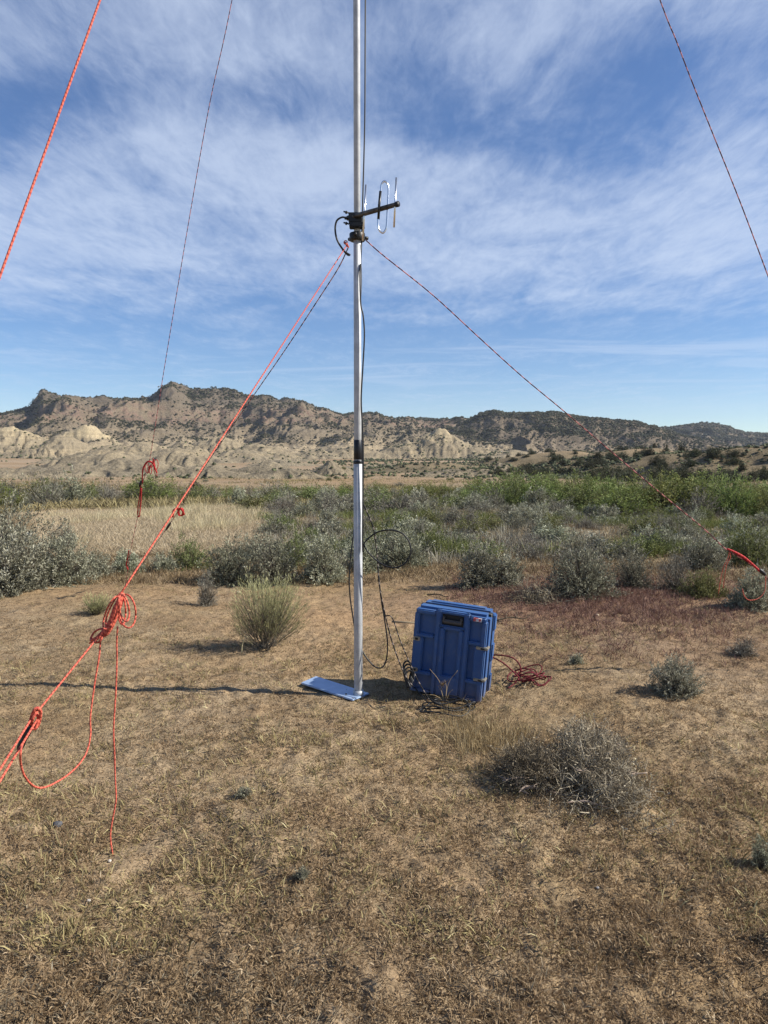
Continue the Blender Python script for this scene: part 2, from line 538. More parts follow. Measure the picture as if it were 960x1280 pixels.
# ------------------------------------------------------------------ far ridges
SKYL = [(-1000, 530), (-700, 545), (-400, 532), (-100, 522), (0, 518), (15, 516), (38, 512), (58, 494), (75, 498), (90, 499), (120, 504), (140, 503), (160, 501), (190, 500), (205, 490), (217, 483),
        (228, 486), (240, 490), (260, 488), (290, 489), (310, 497), (330, 497), (360, 503), (380, 504), (400, 512), (430, 518), (450, 517), (470, 519), (490, 525)]
SKYL2 = [(300, 540), (420, 524), (490, 525), (530, 524), (560, 525), (585, 524), (640, 530), (720, 560)]
SKYL3 = [(480, 575), (520, 560), (550, 545), (572, 531), (585, 525), (600, 517), (617, 513), (640, 516), (665, 516), (690, 515), (705, 518), (740, 522), (770, 525), (790, 526), (810, 531), (840, 540), (870, 548), (930, 562), (1000, 570), (1300, 574)]
SKYL4 = [(700, 560), (760, 540), (800, 532), (830, 534), (850, 531), (870, 528), (890, 529), (910, 533), (930, 540), (950, 541), (975, 545), (1100, 540), (1300, 548)]


def pxz(px, py, Y):
    return at(px, py, Y)[..., 2]


MESAV = []


def ridge(name, sky_pts, px0, px1, Yfoot, Ycrest, mat, seed, spur=.35, gul=14, cliff=True, foot_py=575, kx=60., nu=1240, nv=300, keep=True):
    sp_ = np.array(sky_pts, float)
    u = np.linspace(px0, px1, nu)
    v = np.concatenate([np.linspace(0, 1, nv), np.linspace(1.03, 1.8, 22)])
    U, Vv = np.meshgrid(u, v)
    sy = np.interp(U, sp_[:, 0], sp_[:, 1])
    sy = sy + (fbm(U / 5, U * 0 + seed, 3, seed) - .5) * 3.0
    un = (U - 480) / F
    L = Ycrest - Yfoot
    Xc = un * Ycrest
    Yf = Yfoot + L * spur * (ridged(Xc / 330 + seed, 0 * Xc, 3, seed + 3) - .62) * 1.3 * (1 - Vv.clip(0, 1))
    Y = Yf + (Ycrest - Yf) * np.minimum(Vv, 1) + L * np.maximum(Vv - 1, 0)
    X = un * Y
    zc = pxz(U, sy, Ycrest); z0 = pxz(U, foot_py, Yfoot) - 2
    tt = np.clip(Vv, 0, 1)
    wx = X + (fbm(X / 140, Y / 140, 3, seed + 9) - .5) * 120
    t2 = np.clip(tt + (fbm(wx / 160, Y / 200, 4, seed + 21) - .5) * .30 * np.sin(np.pi * tt), 0, 1)
    if cliff:
        prof = np.interp(t2, [0, .18, .45, .62, .66, .82, .86, 1], [0, .12, .38, .56, .66, .84, .95, 1.0])
    else:
        prof = np.interp(t2, [0, .2, .5, .8, 1], [0, .15, .47, .82, 1.0])
    z = z0 + (zc - z0) * prof
    g1 = ridged(wx / kx, Y / (kx * 4), 4, seed + 31)
    g2 = ridged(wx / (kx * .3), Y / (kx * 1.1), 3, seed + 37)
    g3 = fbm(X / 9, Y / 14, 4, seed + 41) - .5
    env = np.sin(np.pi * np.clip(tt, 0, 1) ** .8)
    z = z + (g1 - .62) * gul * 2.0 * env + (g2 - .6) * gul * .38 * env + g3 * gul * .16 * (.15 + env)
    z = np.where(Vv > 1, zc - (Vv - 1) * (zc - z0) * 1.1, z)
    m = MB(); m.add(np.stack([X, Y, z], -1).reshape(-1, 3), grid_faces(len(v), len(u)))
    o = obj(name, m.mesh(name, mat)); tag(o, kind='structure')
    nz = np.gradient(z, axis=0)
    if keep:
        MESAV.append((X, Y, z, tt, seed))
    return o


PALE = (.31, .25, .165); TAN = (.30, .235, .155); BROWN = (.165, .128, .092); GREYB = (.195, .16, .12)
MM = rock_mat('mesa_rock', PALE, (.180, .146, .102), (.128, .104, .076), None, (.175, .108, .082), 1.0, .12, 10, 150)
MM2 = rock_mat('brown_ridge_rock', (.21, .168, .116), (.165, .132, .094), (.132, .106, .078), None, None, 1.0, .12, 10, 120)
ridge('mesa', SKYL, -900, 640, 820, 1700, MM, 3, .45, 27, True, 574, 95.)
ridge('mesa', SKYL2, 300, 760, 1500, 2300, MM2, 57, .35, 22, True, 572, 90., 360, 160)
ridge('mesa', SKYL3, 470, 1300, 860, 1400, MM2, 91, .45, 20, False, 574, 75., 640, 240)
ridge('mesa', SKYL4, 690, 1300, 1600, 2400, MM2, 133, .35, 26, False, 572, 100., 420, 180)

# low badland mounds: px, py_top, half width px, distance, depth factor
MOUNDS = [(15, 531, 95, 800, 1.0), (-90, 540, 90, 760, 1.), (112, 529, 60, 850, 1.), (75, 541, 60, 700, 1.), (170, 551, 95, 600, .8), (140, 561, 80, 520, .8), (215, 556, 80, 560, .8),
          (232, 549, 50, 700, 1), (275, 541, 55, 760, 1.), (320, 552, 60, 720, 1.), (300, 560, 90, 620, .8), (252, 577, 70, 190, .8), (95, 578, 95, 210, .7), (10, 581, 80, 180, .7), (165, 571, 100, 265, .7), (130, 562, 110, 330, .8), (225, 559, 85, 360, .8), (330, 572, 60, 250, .7),
          (360, 573, 50, 500, .8), (402, 574, 40, 240, .8), (345, 582, 70, 180, .7),
          (548, 533, 62, 820, .9), (515, 549, 60, 800, .8), (590, 556, 45, 800, .8), (640, 561, 70, 760, .8), (440, 556, 60, 780, .8), (390, 560, 50, 760, .8),
          (612, 573, 48, 230, .8), (575, 581, 60, 210, .7), (480, 578, 60, 430, .7), (720, 574, 90, 330, .7)]
BADM = rock_mat('badland_clay', (.25, .208, .142), (.27, .222, .148), (.40, .325, .205), None, None, .35, .35, -2, 40)
bu = np.linspace(-330, 900, 700); bv = 110 * np.exp(np.linspace(0, math.log(960 / 110), 460))
BU, BY = np.meshgrid(bu, bv)
BX = (BU - 480) / F * BY
G0 = H(BX, BY)
best = np.full(BX.shape, -9.0)
wsc = np.clip(BY / 500, .3, 1); wxn = (fbm(BX / 30, BY / 30, 3, 201) - .5) * 26 * wsc; wyn = (fbm(BX / 30, BY / 30, 3, 207) - .5) * 26 * wsc
for i, (px, py, hw, Y, df) in enumerate(MOUNDS):
    P = at(px, py, Y); hgt = P[2] - float(H(P[0], P[1]))
    Rx = hw / F * Y * 1.05; Ry = Rx * df
    dx = (BX + wxn - P[0]) / Rx; dy = (BY + wyn - P[1]) / Ry
    d = np.hypot(dx, dy); th = np.arctan2(dy, dx)
    th2 = th + (fbm(BX / 18, BY / 18, 2, 300 + i) - .5) * .7
    kk = max(6, Rx / 6.0)
    gl = ridged(np.cos(th2) * kk * .5 + 9, np.sin(th2) * kk * .5 + 9 + d * .3, 3, 210 + i)
    d2 = d * (1 + .62 * (.75 - gl) * sstep(.05, .4, d))
    best = np.maximum(best, hgt * np.clip(1 - d2, -.15, 1) ** 1 if False else hgt * np.where(d2 < 1, (1 - d2) ** .92, -.15 * (d2 - 1)))
GUL = ridged(BX / 7 + (fbm(BX / 25, BY / 25, 2, 251) - .5) * 3, BY / 60, 3, 261)
bz = best - (GUL - .35).clip(0, 1) * .55 * best.clip(0, 8) * sstep(.3, 3, best) + (fbm(BX / 5, BY / 5, 3, 221) - .5) * .9 * sstep(0, 2, best)
bz = G0 + np.maximum(bz, -3)
mb = MB(); mb.add(np.stack([BX, BY, bz], -1).reshape(-1, 3), grid_faces(len(bv), len(bu)))
tag(obj('badland_hills', mb.mesh('badland_hills', BADM)), kind='structure')

# right-hand tan slope with junipers
RM = [(865, 567, 135, 215, .8), (965, 559, 155, 190, .8), (760, 573, 130, 250, .7), (1080, 560, 160, 220, .8), (930, 563, 120, 270, .8), (690, 584, 100, 260, .6), (810, 561, 150, 330, .7), (700, 564, 140, 360, .6), (540, 579, 110, 330, .5)]
su = np.linspace(400, 1350, 360); sv = 120 * np.exp(np.linspace(0, math.log(560 / 120), 200))
SU, SY = np.meshgrid(su, sv); SX = (SU - 480) / F * SY
best = np.full(SX.shape, -9.0)
wxn = (fbm(SX / 22, SY / 22, 3, 231) - .5) * 16
for i, (px, py, hw, Y, df) in enumerate(RM):
    P = at(px, py, Y); hgt = P[2] - float(H(P[0], P[1]))
    Rx = hw / F * Y * 1.1; Ry = max(Rx * df, 25)
    d = np.hypot((SX + wxn - P[0]) / Rx, (SY + wxn * .6 - P[1]) / Ry)
    best = np.maximum(best, hgt * np.where(d < 1, np.cos(np.clip(d, 0, 1) * np.pi / 2) ** 1.2, -.2 * (d - 1)))
best = best + (ridged(SX / 12, SY / 30, 3, 241) - .6) * 1.2 * sstep(.2, 2, best)
sz = H(SX, SY) + np.maximum(best, -2)
SLM = rock_mat('tan_slope', (.185, .150, .092), (.21, .165, .10), (.265, .20, .12), None, None, .15, .5, -2, 8)
mb = MB(); mb.add(np.stack([SX, SY, sz], -1).reshape(-1, 3), grid_faces(len(sv), len(su)))
tag(obj('hill', mb.mesh('hill', SLM)), kind='structure')


def slope_z(x, y):
    """height of the right-hand slope or the ground below it"""
    u_ = 480 + x / y * F
    fi = np.interp(y, sv, np.arange(len(sv))); fj = np.interp(u_, su, np.arange(len(su)))
    i = np.clip(np.round(fi).astype(int), 0, len(sv) - 1); j = np.clip(np.round(fj).astype(int), 0, len(su) - 1)
    return np.where((y > 120) & (y < 560) & (u_ > 400), np.maximum(H(x, y), sz[i, j]), H(x, y))


def bad_z(x, y):
    u_ = 480 + x / y * F
    fi = np.interp(y, bv, np.arange(len(bv))); fj = np.interp(u_, bu, np.arange(len(bu)))
    i = np.clip(np.round(fi).astype(int), 0, len(bv) - 1); j = np.clip(np.round(fj).astype(int), 0, len(bu) - 1)
    return np.where((y > 110) & (u_ > -330) & (u_ < 900), np.maximum(H(x, y), bz[i, j]), H(x, y))


# scrub speckling the far slopes: one mass nobody could count
LB = np.array([(0, 0, 1), (.87, 0, .45), (.27, .83, .45), (-.7, .51, .45), (-.7, -.51, .45), (.27, -.83, .45), (.8, .3, -.1), (0, .9, -.1), (-.85, .2, -.1), (-.4, -.8, -.1), (.5, -.75, -.1)])
LF = np.array([(0, 1, 2), (0, 2, 3), (0, 3, 4), (0, 4, 5), (0, 5, 1), (1, 6, 2), (2, 7, 3), (3, 8, 4), (4, 9, 5), (5, 10, 1), (2, 6, 7), (3, 7, 8), (4, 8, 9), (5, 9, 10), (1, 10, 6)])


def lumps(mb, P, size, tint):
    n = len(P)
    V = LB[None] * (1 + (rng.random((n, len(LB), 3)) - .5) * .7)
    a_ = rng.random(n) * 6.28
    c_, s_ = np.cos(a_)[:, None], np.sin(a_)[:, None]
    V = np.stack([V[..., 0] * c_ - V[..., 1] * s_, V[..., 0] * s_ + V[..., 1] * c_, V[..., 2]], -1)
    V = V * np.asarray(size)[:, None, None] * np.array([1, 1, .85]) + P[:, None]
    mb.add(V.reshape(-1, 3), (np.arange(n)[:, None, None] * len(LB) + LF[None]).reshape(-1, 3), np.repeat(tint, len(LB)))


mb = MB()
for X, Y, z, tt, seed in MESAV:
    i = rng.integers(0, X.shape[0] - 24, 230000); j = rng.integers(0, X.shape[1], 230000)
    dens = fbm(X[i, j] / 70, Y[i, j] / 70, 4, seed + 51)
    low = 0.35 if seed == 3 else .62
    p = (.25 + .75 * sstep(.42, .58, dens)) * (.22 + .78 * sstep(.15, .42, tt[i, j])) * (1 - .8 * sstep(.93, .99, tt[i, j])) * np.where((seed == 3) & (X[i, j] / Y[i, j] < -.18), .75, 1.0)
    p = p * (.45 + 1.25 * sstep(.48, .62, vn(z[i, j] / 13 + (fbm(X[i, j] / 200, Y[i, j] / 200, 2, 5) - .5) * 2, 0 * i, seed + 77)))
    ok = rng.random(len(i)) < p * (.62 if seed == 3 else .48)
    i, j = i[ok], j[ok]
    P = np.stack([X[i, j] + rng.normal(size=len(i)) * 2, Y[i, j] + rng.normal(size=len(i)) * 2, z[i, j] + .6], -1)
    lumps(mb, P, (1.0 + 2.0 * rng.random(len(P)) ** 2) * (P[:, 1] / 1300), rng.random(len(P)) * .6)
tag(obj('far_scrub', mb.mesh('far_scrub', JUNIPER, smooth=False)), 'dark juniper scrub speckling the far mesa slopes', 'scrub', kind='stuff')

# dark brush belt at the foot of the mesa and between the mounds
mb = MB()
n = 75000
px = rng.uniform(-150, 1100, n); Yv = 150 * np.exp(rng.random(n) * math.log(880 / 150))
X = (px - 480) / F * Yv
dn = fbm(X / 38, Yv / 38, 4, 401)
belt = np.exp(-((Yv - 700) / 110) ** 2) * 1.0 + np.exp(-((px - 600) / 130) ** 2) * np.exp(-((Yv - 400) / 120) ** 2) * .9 + np.exp(-((px - 820) / 220) ** 2) * np.exp(-((Yv - 380) / 220) ** 2) * 1.6 + .06
belt = belt * np.where(px < 330, .35, 1)
ok = rng.random(n) < belt * sstep(.42, .58, dn)
X, Yv = X[ok], Yv[ok]
z = np.maximum(bad_z(X, Yv), slope_z(X, Yv))
lumps(mb, np.stack([X, Yv, z + .2], -1), (.35 + .9 * rng.random(len(X)) ** 1.5) * (Yv / 420) ** .6, rng.random(len(X)))
tag(obj('foothill_brush', mb.mesh('foothill_brush', JUNIPER, smooth=False)), 'dark green brush along the foot of the badland hills', 'brush', kind='stuff')


# ------------------------------------------------------------------ plants
def dome(n, w, h, shell=.45, seed=0, flat=.15):
    """points in a lumpy dome; returns points and outward dirs"""
    ph = rng.random(n) * 2 * np.pi
    cz = rng.random(n) * (1 + flat) - flat
    rr = rng.random(n) ** shell
    lump = .42 + .98 * fbm(np.cos(ph) * 1.6 + 5 + cz * 1.3, np.sin(ph) * 1.6 + 5 - cz * .9, 3, seed)
    s = np.sqrt(np.clip(1 - cz ** 2, 0, 1))
    D = np.stack([np.cos(ph) * s, np.sin(ph) * s, cz], -1)
    P = D * (rr * lump)[:, None] * np.array([w / 2, w / 2, h])
    P[:, 2] = np.maximum(P[:, 2] + .02, .015)
    return P, D


def stem_tubes(mb, w, h, n, r0, lo=.35, hi=.8, tint=(.2, .7), sides=4):
    for _ in range(n):
        P, D = dome(1, w, h, .3, 3, 0)
        tip = P[0] * rng.uniform(lo, hi)
        b = np.array([rng.normal() * w * .04, rng.normal() * w * .04, -.03])
        mid = (b + tip) * .5 + rng.normal(size=3) * w * .05
        mid[2] = max(mid[2], .03)
        add_tube(mb, crom([b, mid, tip], 3), np.linspace(r0, r0 * .35, 7), sides, rng.uniform(*tint), cap=False)


def shrub_parts(style, w, h, lod, seed):
    """returns foliage MB, stems MB"""
    fo, st = MB(), MB()
    if style in ('sage', 'darksage', 'green', 'willow', 'twiggy', 'rabbit', 'juniper'):
        ntw = int({'sage': 420, 'darksage': 420, 'green': 380, 'willow': 420, 'twiggy': 380, 'rabbit': 360, 'juniper': 330}[style] * lod)
        nl = {'sage': 15, 'darksage': 12, 'green': 14, 'willow': 12, 'twiggy': 9, 'rabbit': 10, 'juniper': 12}[style]
        sc = max(w, h) / math.sqrt(max(lod, .15))
        P, D = dome(ntw, w, h, .42, seed)
        if style == 'rabbit':
            b = rng.normal(size=(ntw, 3)) * np.array([w * .07, w * .07, 0]); fan = P[:, :2] * 1.1 + np.array([w * .04, 0])
            P = np.concatenate([fan, (h * (.30 + .70 * rng.random(ntw)) * (.62 + .75 * fbm(P[:, 0] / w * 4 + 3, P[:, 1] / w * 4, 2, seed)) * (1.08 - .5 * (np.linalg.norm(P[:, :2], axis=1) / (w / 2)) ** 2))[:, None]], 1)
            dirs = P - b + np.array([0, 0, .15 * h])
        elif style in ('willow', 'green'):
            dirs = D + np.array([0, 0, .9])
        elif style == 'twiggy':
            dirs = D * .8 + np.array([0, 0, .7])
        else:
            dirs = D + np.array([0, 0, .55])
        dirs = dirs / np.linalg.norm(dirs, axis=1, keepdims=True)
        tl = {'sage': .15, 'darksage': .15, 'green': .18, 'willow': .2, 'twiggy': .22, 'rabbit': .30, 'juniper': .14}[style] * sc * (.6 + .6 * rng.random(ntw))
        base = P - dirs * tl[:, None]; base[:, 2] = np.maximum(base[:, 2], .01)
        k = rng.random((ntw, nl))
        B = base[:, None] + (P - base)[:, None] * k[..., None] + rng.normal(size=(ntw, nl, 3)) * sc * (.018 if style != 'juniper' else .03)
        LD = dirs[:, None] * (.9 if style != 'rabbit' else 2.2) + rng.normal(size=(ntw, nl, 3)) * .6
        ll, lw = {'sage': (.050, .018), 'darksage': (.045, .015), 'green': (.05, .014), 'willow': (.05, .016), 'twiggy': (.065, .007), 'rabbit': (.085, .006), 'juniper': (.055, .026)}[style]
        ll *= sc; lw *= sc
        tw_t = np.clip(rng.normal(.45, .18, ntw), 0, 1)
        tint = np.clip(np.repeat(tw_t, nl) + rng.normal(size=ntw * nl) * .14 + (k.ravel() - .5) * .12, 0, 1)
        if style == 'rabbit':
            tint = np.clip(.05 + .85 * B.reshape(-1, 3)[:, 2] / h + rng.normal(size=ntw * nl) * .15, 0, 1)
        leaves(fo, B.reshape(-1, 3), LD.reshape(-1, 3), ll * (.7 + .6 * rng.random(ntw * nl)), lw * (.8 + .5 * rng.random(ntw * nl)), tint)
        # twigs
        ribbons(st, base * .55, P, np.full(ntw, .006 * sc), rng.random(ntw) * .8, rng.normal(size=(ntw, 3)) * sc * .02)
        stem_tubes(st, w, h, int(16 + 14 * min(lod, 1)), .016 * sc)
    return fo, st


MATS = {'sage': SAGE, 'darksage': DARKSAGE, 'green': GREENSHRUB, 'willow': WILLOW, 'twiggy': TWIGGY, 'rabbit': RABBIT, 'juniper': JUNIPER}


def shrub(px, py, wpx, hpx, style, label, cat='shrub', lod=1.6, name=None, group=None, seed=None, P=None):
    """a shrub with its own foliage and stems standing at an image point of the ground"""
    P = ground(px, py) if P is None else P
    w = wpx / F * P[1]; h = hpx / F * P[1] * 1.02
    fo, st = shrub_parts(style, w, h, lod, seed or int(px))
    o = thing(name or {'sage': 'sagebrush', 'darksage': 'sagebrush', 'green': 'green_shrub', 'willow': 'willow_shrub', 'twiggy': 'twiggy_shrub', 'rabbit': 'rabbitbrush', 'juniper': 'juniper'}[style],
              label, cat, P, (0, 0, 0), group)
    obj('foliage', fo.mesh('foliage', MATS[style], smooth=False), o)
    obj('stem', st.mesh('stem', BARK, smooth=False), o)
    return o


shrub(15, 738, 130, 88, 'sage', 'big silver green sagebrush cut off by the left edge of the photo', lod=2.6, seed=5)
shrub(-5, 722, 150, 112, 'darksage', 'tall dark sagebrush at the left edge, rising behind the silver green one', lod=2.4, seed=9)
shrub(85, 730, 78, 66, 'sage', 'rounded silver sagebrush on the right flank of the big left edge sagebrush', lod=1.8, seed=8)
shrub(78, 690, 44, 40, 'darksage', 'small dark sagebrush in front of the dry meadow, above the left sagebrush clump', lod=.9, seed=18)
shrub(125, 722, 46, 34, 'sage', 'low sagebrush just right of the left clump, below the dry meadow', lod=1.0, seed=28)
shrub(160, 716, 50, 30, 'sage', 'low sagebrush at the foot of the knotted red back rope', lod=1.0, seed=27)
shrub(205, 714, 40, 22, 'sage', 'lowest grey sagebrush between the red ropes and the green shrub', lod=.8, seed=26)
shrub(238, 712, 56, 42, 'green', 'bright green low shrub at the corner of the dry meadow', lod=1.0, seed=36)
shrub(288, 728, 86, 68, 'darksage', 'dark sagebrush directly behind the yellow green bush', lod=1.6, seed=46)
shrub(342, 730, 84, 72, 'darksage', 'taller dark sagebrush in the row left of the mast', lod=1.7, seed=47)
shrub(404, 727, 72, 70, 'sage', 'pale tipped sagebrush nearest the mast on its left', lod=1.5, seed=48)
shrub(366, 712, 50, 50, 'green', 'bright green shrub showing between the two sagebrushes left of the mast', lod=.9, seed=49)
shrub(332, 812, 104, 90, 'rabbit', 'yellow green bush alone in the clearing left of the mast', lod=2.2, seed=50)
shrub(258, 758, 36, 48, 'twiggy', 'thin dry grey shrub left of the yellow green bush', lod=.8, seed=51, name='dry_shrub')
shrub(502, 710, 92, 60, 'darksage', 'dark open sagebrush right behind the black cable loop', lod=1.6, seed=52)
shrub(452, 716, 54, 50, 'sage', 'small sagebrush hidden partly by the mast', lod=1.0, seed=53)
shrub(598, 734, 58, 66, 'sage', 'pale silver sagebrush with bare crooked trunk behind the blue case', lod=1.5, seed=54)
shrub(632, 732, 60, 42, 'sage', 'low spreading sagebrush beside the crooked trunk one', lod=1.0, seed=55)
shrub(728, 742, 108, 74, 'darksage', 'broad dark sagebrush in the middle right behind the red grass', lod=2.2, seed=56)
shrub(792, 735, 60, 52, 'darksage', 'dark sagebrush adjoining the right side of the broad dark one', lod=1.2, seed=57)
shrub(845, 738, 62, 52, 'twiggy', 'grey twiggy shrub between the broad dark sagebrush and the right rope', lod=1.2, seed=58)
shrub(880, 745, 60, 34, 'green', 'yellowish green low shrub under the end of the right rope', lod=1.1, seed=59)
shrub(938, 760, 66, 52, 'sage', 'silvery sagebrush at the right edge under the red rope knot', lod=1.5, seed=60)
shrub(878, 712, 74, 50, 'darksage', 'grey green bush behind the dangling orange rope tail', lod=1.3, seed=61)
shrub(935, 706, 84, 58, 'green', 'tall pale green shrub behind the red rope knot at right', lod=1.4, seed=62)
shrub(845, 868, 70, 48, 'sage', 'small round grey green sagebrush alone on the right of the clearing', lod=1.5, seed=63)
shrub(720, 832, 22, 13, 'sage', 'tiny grey tuft on the ground right of the red cord coil', lod=.25, seed=64, name='small_tuft', cat='tuft')
shrub(930, 820, 48, 24, 'twiggy', 'sparse brown tuft near the right edge above the open ground', lod=.5, seed=65, name='dry_tuft', cat='tuft')
shrub(120, 768, 44, 28, 'rabbit', 'low olive tuft left of the red rope bundle', lod=.6, seed=66, name='dry_tuft', cat='tuft')
shrub(955, 1085, 46, 38, 'darksage', 'dark small plant at the right edge of the foreground', lod=1.0, seed=67, name='small_tuft', cat='tuft')
shrub(306, 996, 24, 8, 'darksage', 'flat grey green weed in the foreground left of centre', lod=.25, seed=68, name='small_tuft', cat='tuft')
shrub(378, 1100, 26, 8, 'darksage', 'flat dark weed low in the foreground, nearer the bottom', lod=.25, seed=69, name='small_tuft', cat='tuft')


# dead tumbleweed of bare twigs
def twig_cloud(n, w, h, off, wid, steps=5, up=.35, start=.12):
    mb_ = MB()
    P = np.stack([rng.normal(size=n) * w * start, rng.normal(size=n) * w * start * .8, np.abs(rng.normal(size=n)) * h * .1], -1)
    D = rng.normal(size=(n, 3)); D[:, 2] = np.abs(D[:, 2]) * up + .1
    D /= np.linalg.norm(D, axis=1, keepdims=True)
    step = w * .5 / steps * (.6 + .7 * rng.random(n))
    tint = np.clip(rng.normal(.45, .22, n), 0, 1)
    for s in range(steps):
        D = D + rng.normal(size=(n, 3)) * .62; D[:, 2] -= .03
        D /= np.linalg.norm(D, axis=1, keepdims=True)
        Q = P + D * step[:, None]
        Q[:, 2] = np.where(Q[:, 2] > h * 1.0, h - (Q[:, 2] - h) * .3, np.maximum(Q[:, 2], .01))
        ribbons(mb_, P + off, Q + off, wid * (1 - .12 * s), tint, seg=2)
        P = Q
    return mb_


P = ground(742, 985)
o = thing('dead_shrub', 'sprawling dead grey shrub of tangled twigs in the right foreground', 'shrub', P)
s_ = P[1] / F
tw = MB(); st = MB()


def dead_dome(n, w, h, off, tm, seed, tl=.10, sy=1.0):
    P_, D_ = dome(n, w, h, .55, seed, .05); P_[:, 1] *= sy
    d_ = D_ * .7 + rng.normal(size=(n, 3)) * .55 + np.array([0, 0, .25]); d_ /= np.linalg.norm(d_, axis=1, keepdims=True)
    L_ = tl * (.5 + rng.random(n))
    B_ = P_ - d_ * L_[:, None] * .6; B_[:, 2] = np.maximum(B_[:, 2], .005)
    T_ = B_ + d_ * L_[:, None]; T_[:, 2] = np.maximum(T_[:, 2], .01)
    ti = np.clip(rng.normal(tm, .2, n), 0, 1)
    ribbons(tw, B_ + off, T_ + off, .0034, ti, rng.normal(size=(n, 3)) * .012)
    for _ in range(2):                                            # side twiglets
        f = .3 + .6 * rng.random(n)[:, None]; q = B_ + (T_ - B_) * f
        e = d_ + rng.normal(size=(n, 3)) * .8; e /= np.linalg.norm(e, axis=1, keepdims=True)
        q2 = q + e * L_[:, None] * .5; q2[:, 2] = np.maximum(q2[:, 2], .008)
        ribbons(tw, q + off, q2 + off, .0024, np.clip(ti + .12, 0, 1), seg=1)
    k = rng.random(n) < .45                                       # withered leaf flecks
    leaves(tw, (T_ + off)[k], d_[k] + rng.normal(size=(k.sum(), 3)) * .5, .012, .006, np.clip(ti[k] + .3, 0, 1))


dead_dome(2700, 128 * s_, 60 * s_, np.array([.03, .04, 0]), .46, 5, sy=1.9)
dead_dome(420, 95 * s_, 44 * s_, np.array([.06, .34, 8 * s_]), .55, 7)
dead_dome(700, 190 * s_, 34 * s_, np.array([-.03, -.05, 0]), .6, 8, sy=1.2)
dead_dome(1300, 125 * s_, 58 * s_, np.array([-.28, .05, 0]), .18, 6, sy=1.1)  # left lobe: shade of the hollow put into a darker twig tint
obj('twigs', tw.mesh('twigs', DEADTWIG, smooth=False), o)
for bx, by, tx, ty, tz in [(-.02, -.2, -.17, -.25, .05), (-.1, 0, -.46, -.06, .06), (-.15, -.10, -.40, -.16, .05), (-.02, .05, .10, .08, .15), (.05, 0, .24, -.06, .10), (0, 0, -.12, -.12, .14), (0, 0, .18, .15, .15), (0, .02, -.05, .15, .16), (-.05, -.05, .08, -.2, .10)]:
    mid_ = np.array([(bx + tx) / 2 + rng.normal() * .03, (by + ty) / 2 + rng.normal() * .03, tz * .6 + .02])
    add_tube(st, crom([(bx, by, .0), mid_, (tx, ty, tz)], 5), np.linspace(.009, .003, 11), 5, .8)
    for _ in range(3):
        e_ = mid_ + (np.array([tx, ty, tz]) - mid_) * rng.random()
        add_tube(st, [e_, e_ + np.array([rng.normal() * .04, rng.normal() * .04, rng.random() * .03])], [.004, .0015], 4, .75)
obj('branch', st.mesh('branch', DEADTWIG), o)
# dead branch pile behind the case
P = ground(672, 752)
o = thing('dead_branch_pile', 'low pile of bare grey dead branches behind and right of the blue case', 'branches', P)
obj('twigs', twig_cloud(420, .75, .3, np.zeros(3), .006, up=.3).mesh('twigs', DEADTWIG, smooth=False), o)
for px, py, lab, ln, an in [(548, 748, 'dark fallen stick lying behind the blue case', .33, -.7), (640, 778, 'dark dead brush stem lying just right of the case top', .35, .1)]:
    P = ground(px, py)
    m = MB(); c_, s2 = math.cos(an) * ln / 2, math.sin(an) * ln / 2
    add_tube(m, crom([(-c_, -s2, .02), (0, .02, .045), (c_ * .6, s2 * .6, .03), (c_, s2, .05)], 4), np.linspace(.009, .004, 13), 5, .12 if 'dark' in lab else .8)
    for q in (.3, .6):
        b = np.array([-c_ + 2 * c_ * q, -s2 + 2 * s2 * q, .035]); add_tube(m, [b, b + np.array([.03, .06, .05]) * ln * 3], [.005, .002], 4, .15 if 'dark' in lab else .8)
    o = obj('stick', m.mesh('stick', DEADTWIG), loc=P); tag(o, lab, 'stick')

# ---- brush belt further back: individuals sharing a few meshes
protos = {}


def proto(style, k):
    key = (style, k)
    if key not in protos:
        fo, st = shrub_parts(style, 1.0, {'willow': .95, 'green': .75, 'juniper': .95}.get(style, .72), 1.1 if style in ('willow', 'juniper') else .75, 100 + k * 7)
        m = MB(); m.V = fo.V + st.V; m.F = fo.F + [f + fo.n for f in st.F]; m.M = fo.M + [np.full(len(x), 1) for x in st.M]
        m.T = fo.T + st.T; m.L = fo.L + st.L; m.n = fo.n + st.n
        protos[key] = m.mesh(style, [MATS[style], BARK], smooth=False)
    return protos[key]


def place(name, style, x, y, z, w, h, label, cat, group):
    k = random.randrange(4)
    o = obj(name, proto(style, k), loc=(x, y, z - .02))
    hh = {'willow': .95, 'green': .75, 'juniper': .95}.get(style, .72)
    o.scale = (w, w * random.uniform(.85, 1.15), h / hh * .95); o.rotation_euler = (0, 0, random.uniform(0, 6.28))
    tag(o, label, cat, group)
    return o


def scatter(n, px_rng, Y_rng, ok, fn, mind):
    got = []
    tries = 0
    while len(got) < n and tries < n * 40:
        tries += 1
        px = random.uniform(*px_rng); Y = Y_rng[0] * math.exp(random.random() * math.log(Y_rng[1] / Y_rng[0]))
        if not ok(px, Y): continue
        x = (px - 480) / F * Y
        if any((x - a) ** 2 + (Y - b) ** 2 < (mind * (Y / 20) ** .35) ** 2 for a, b in got): continue
        got.append((x, Y)); fn(x, Y, px)


def zg(x, y): return float(H(x, y))


in_meadow = lambda px, Y: 60 < px < 330 and 13 < Y < 46
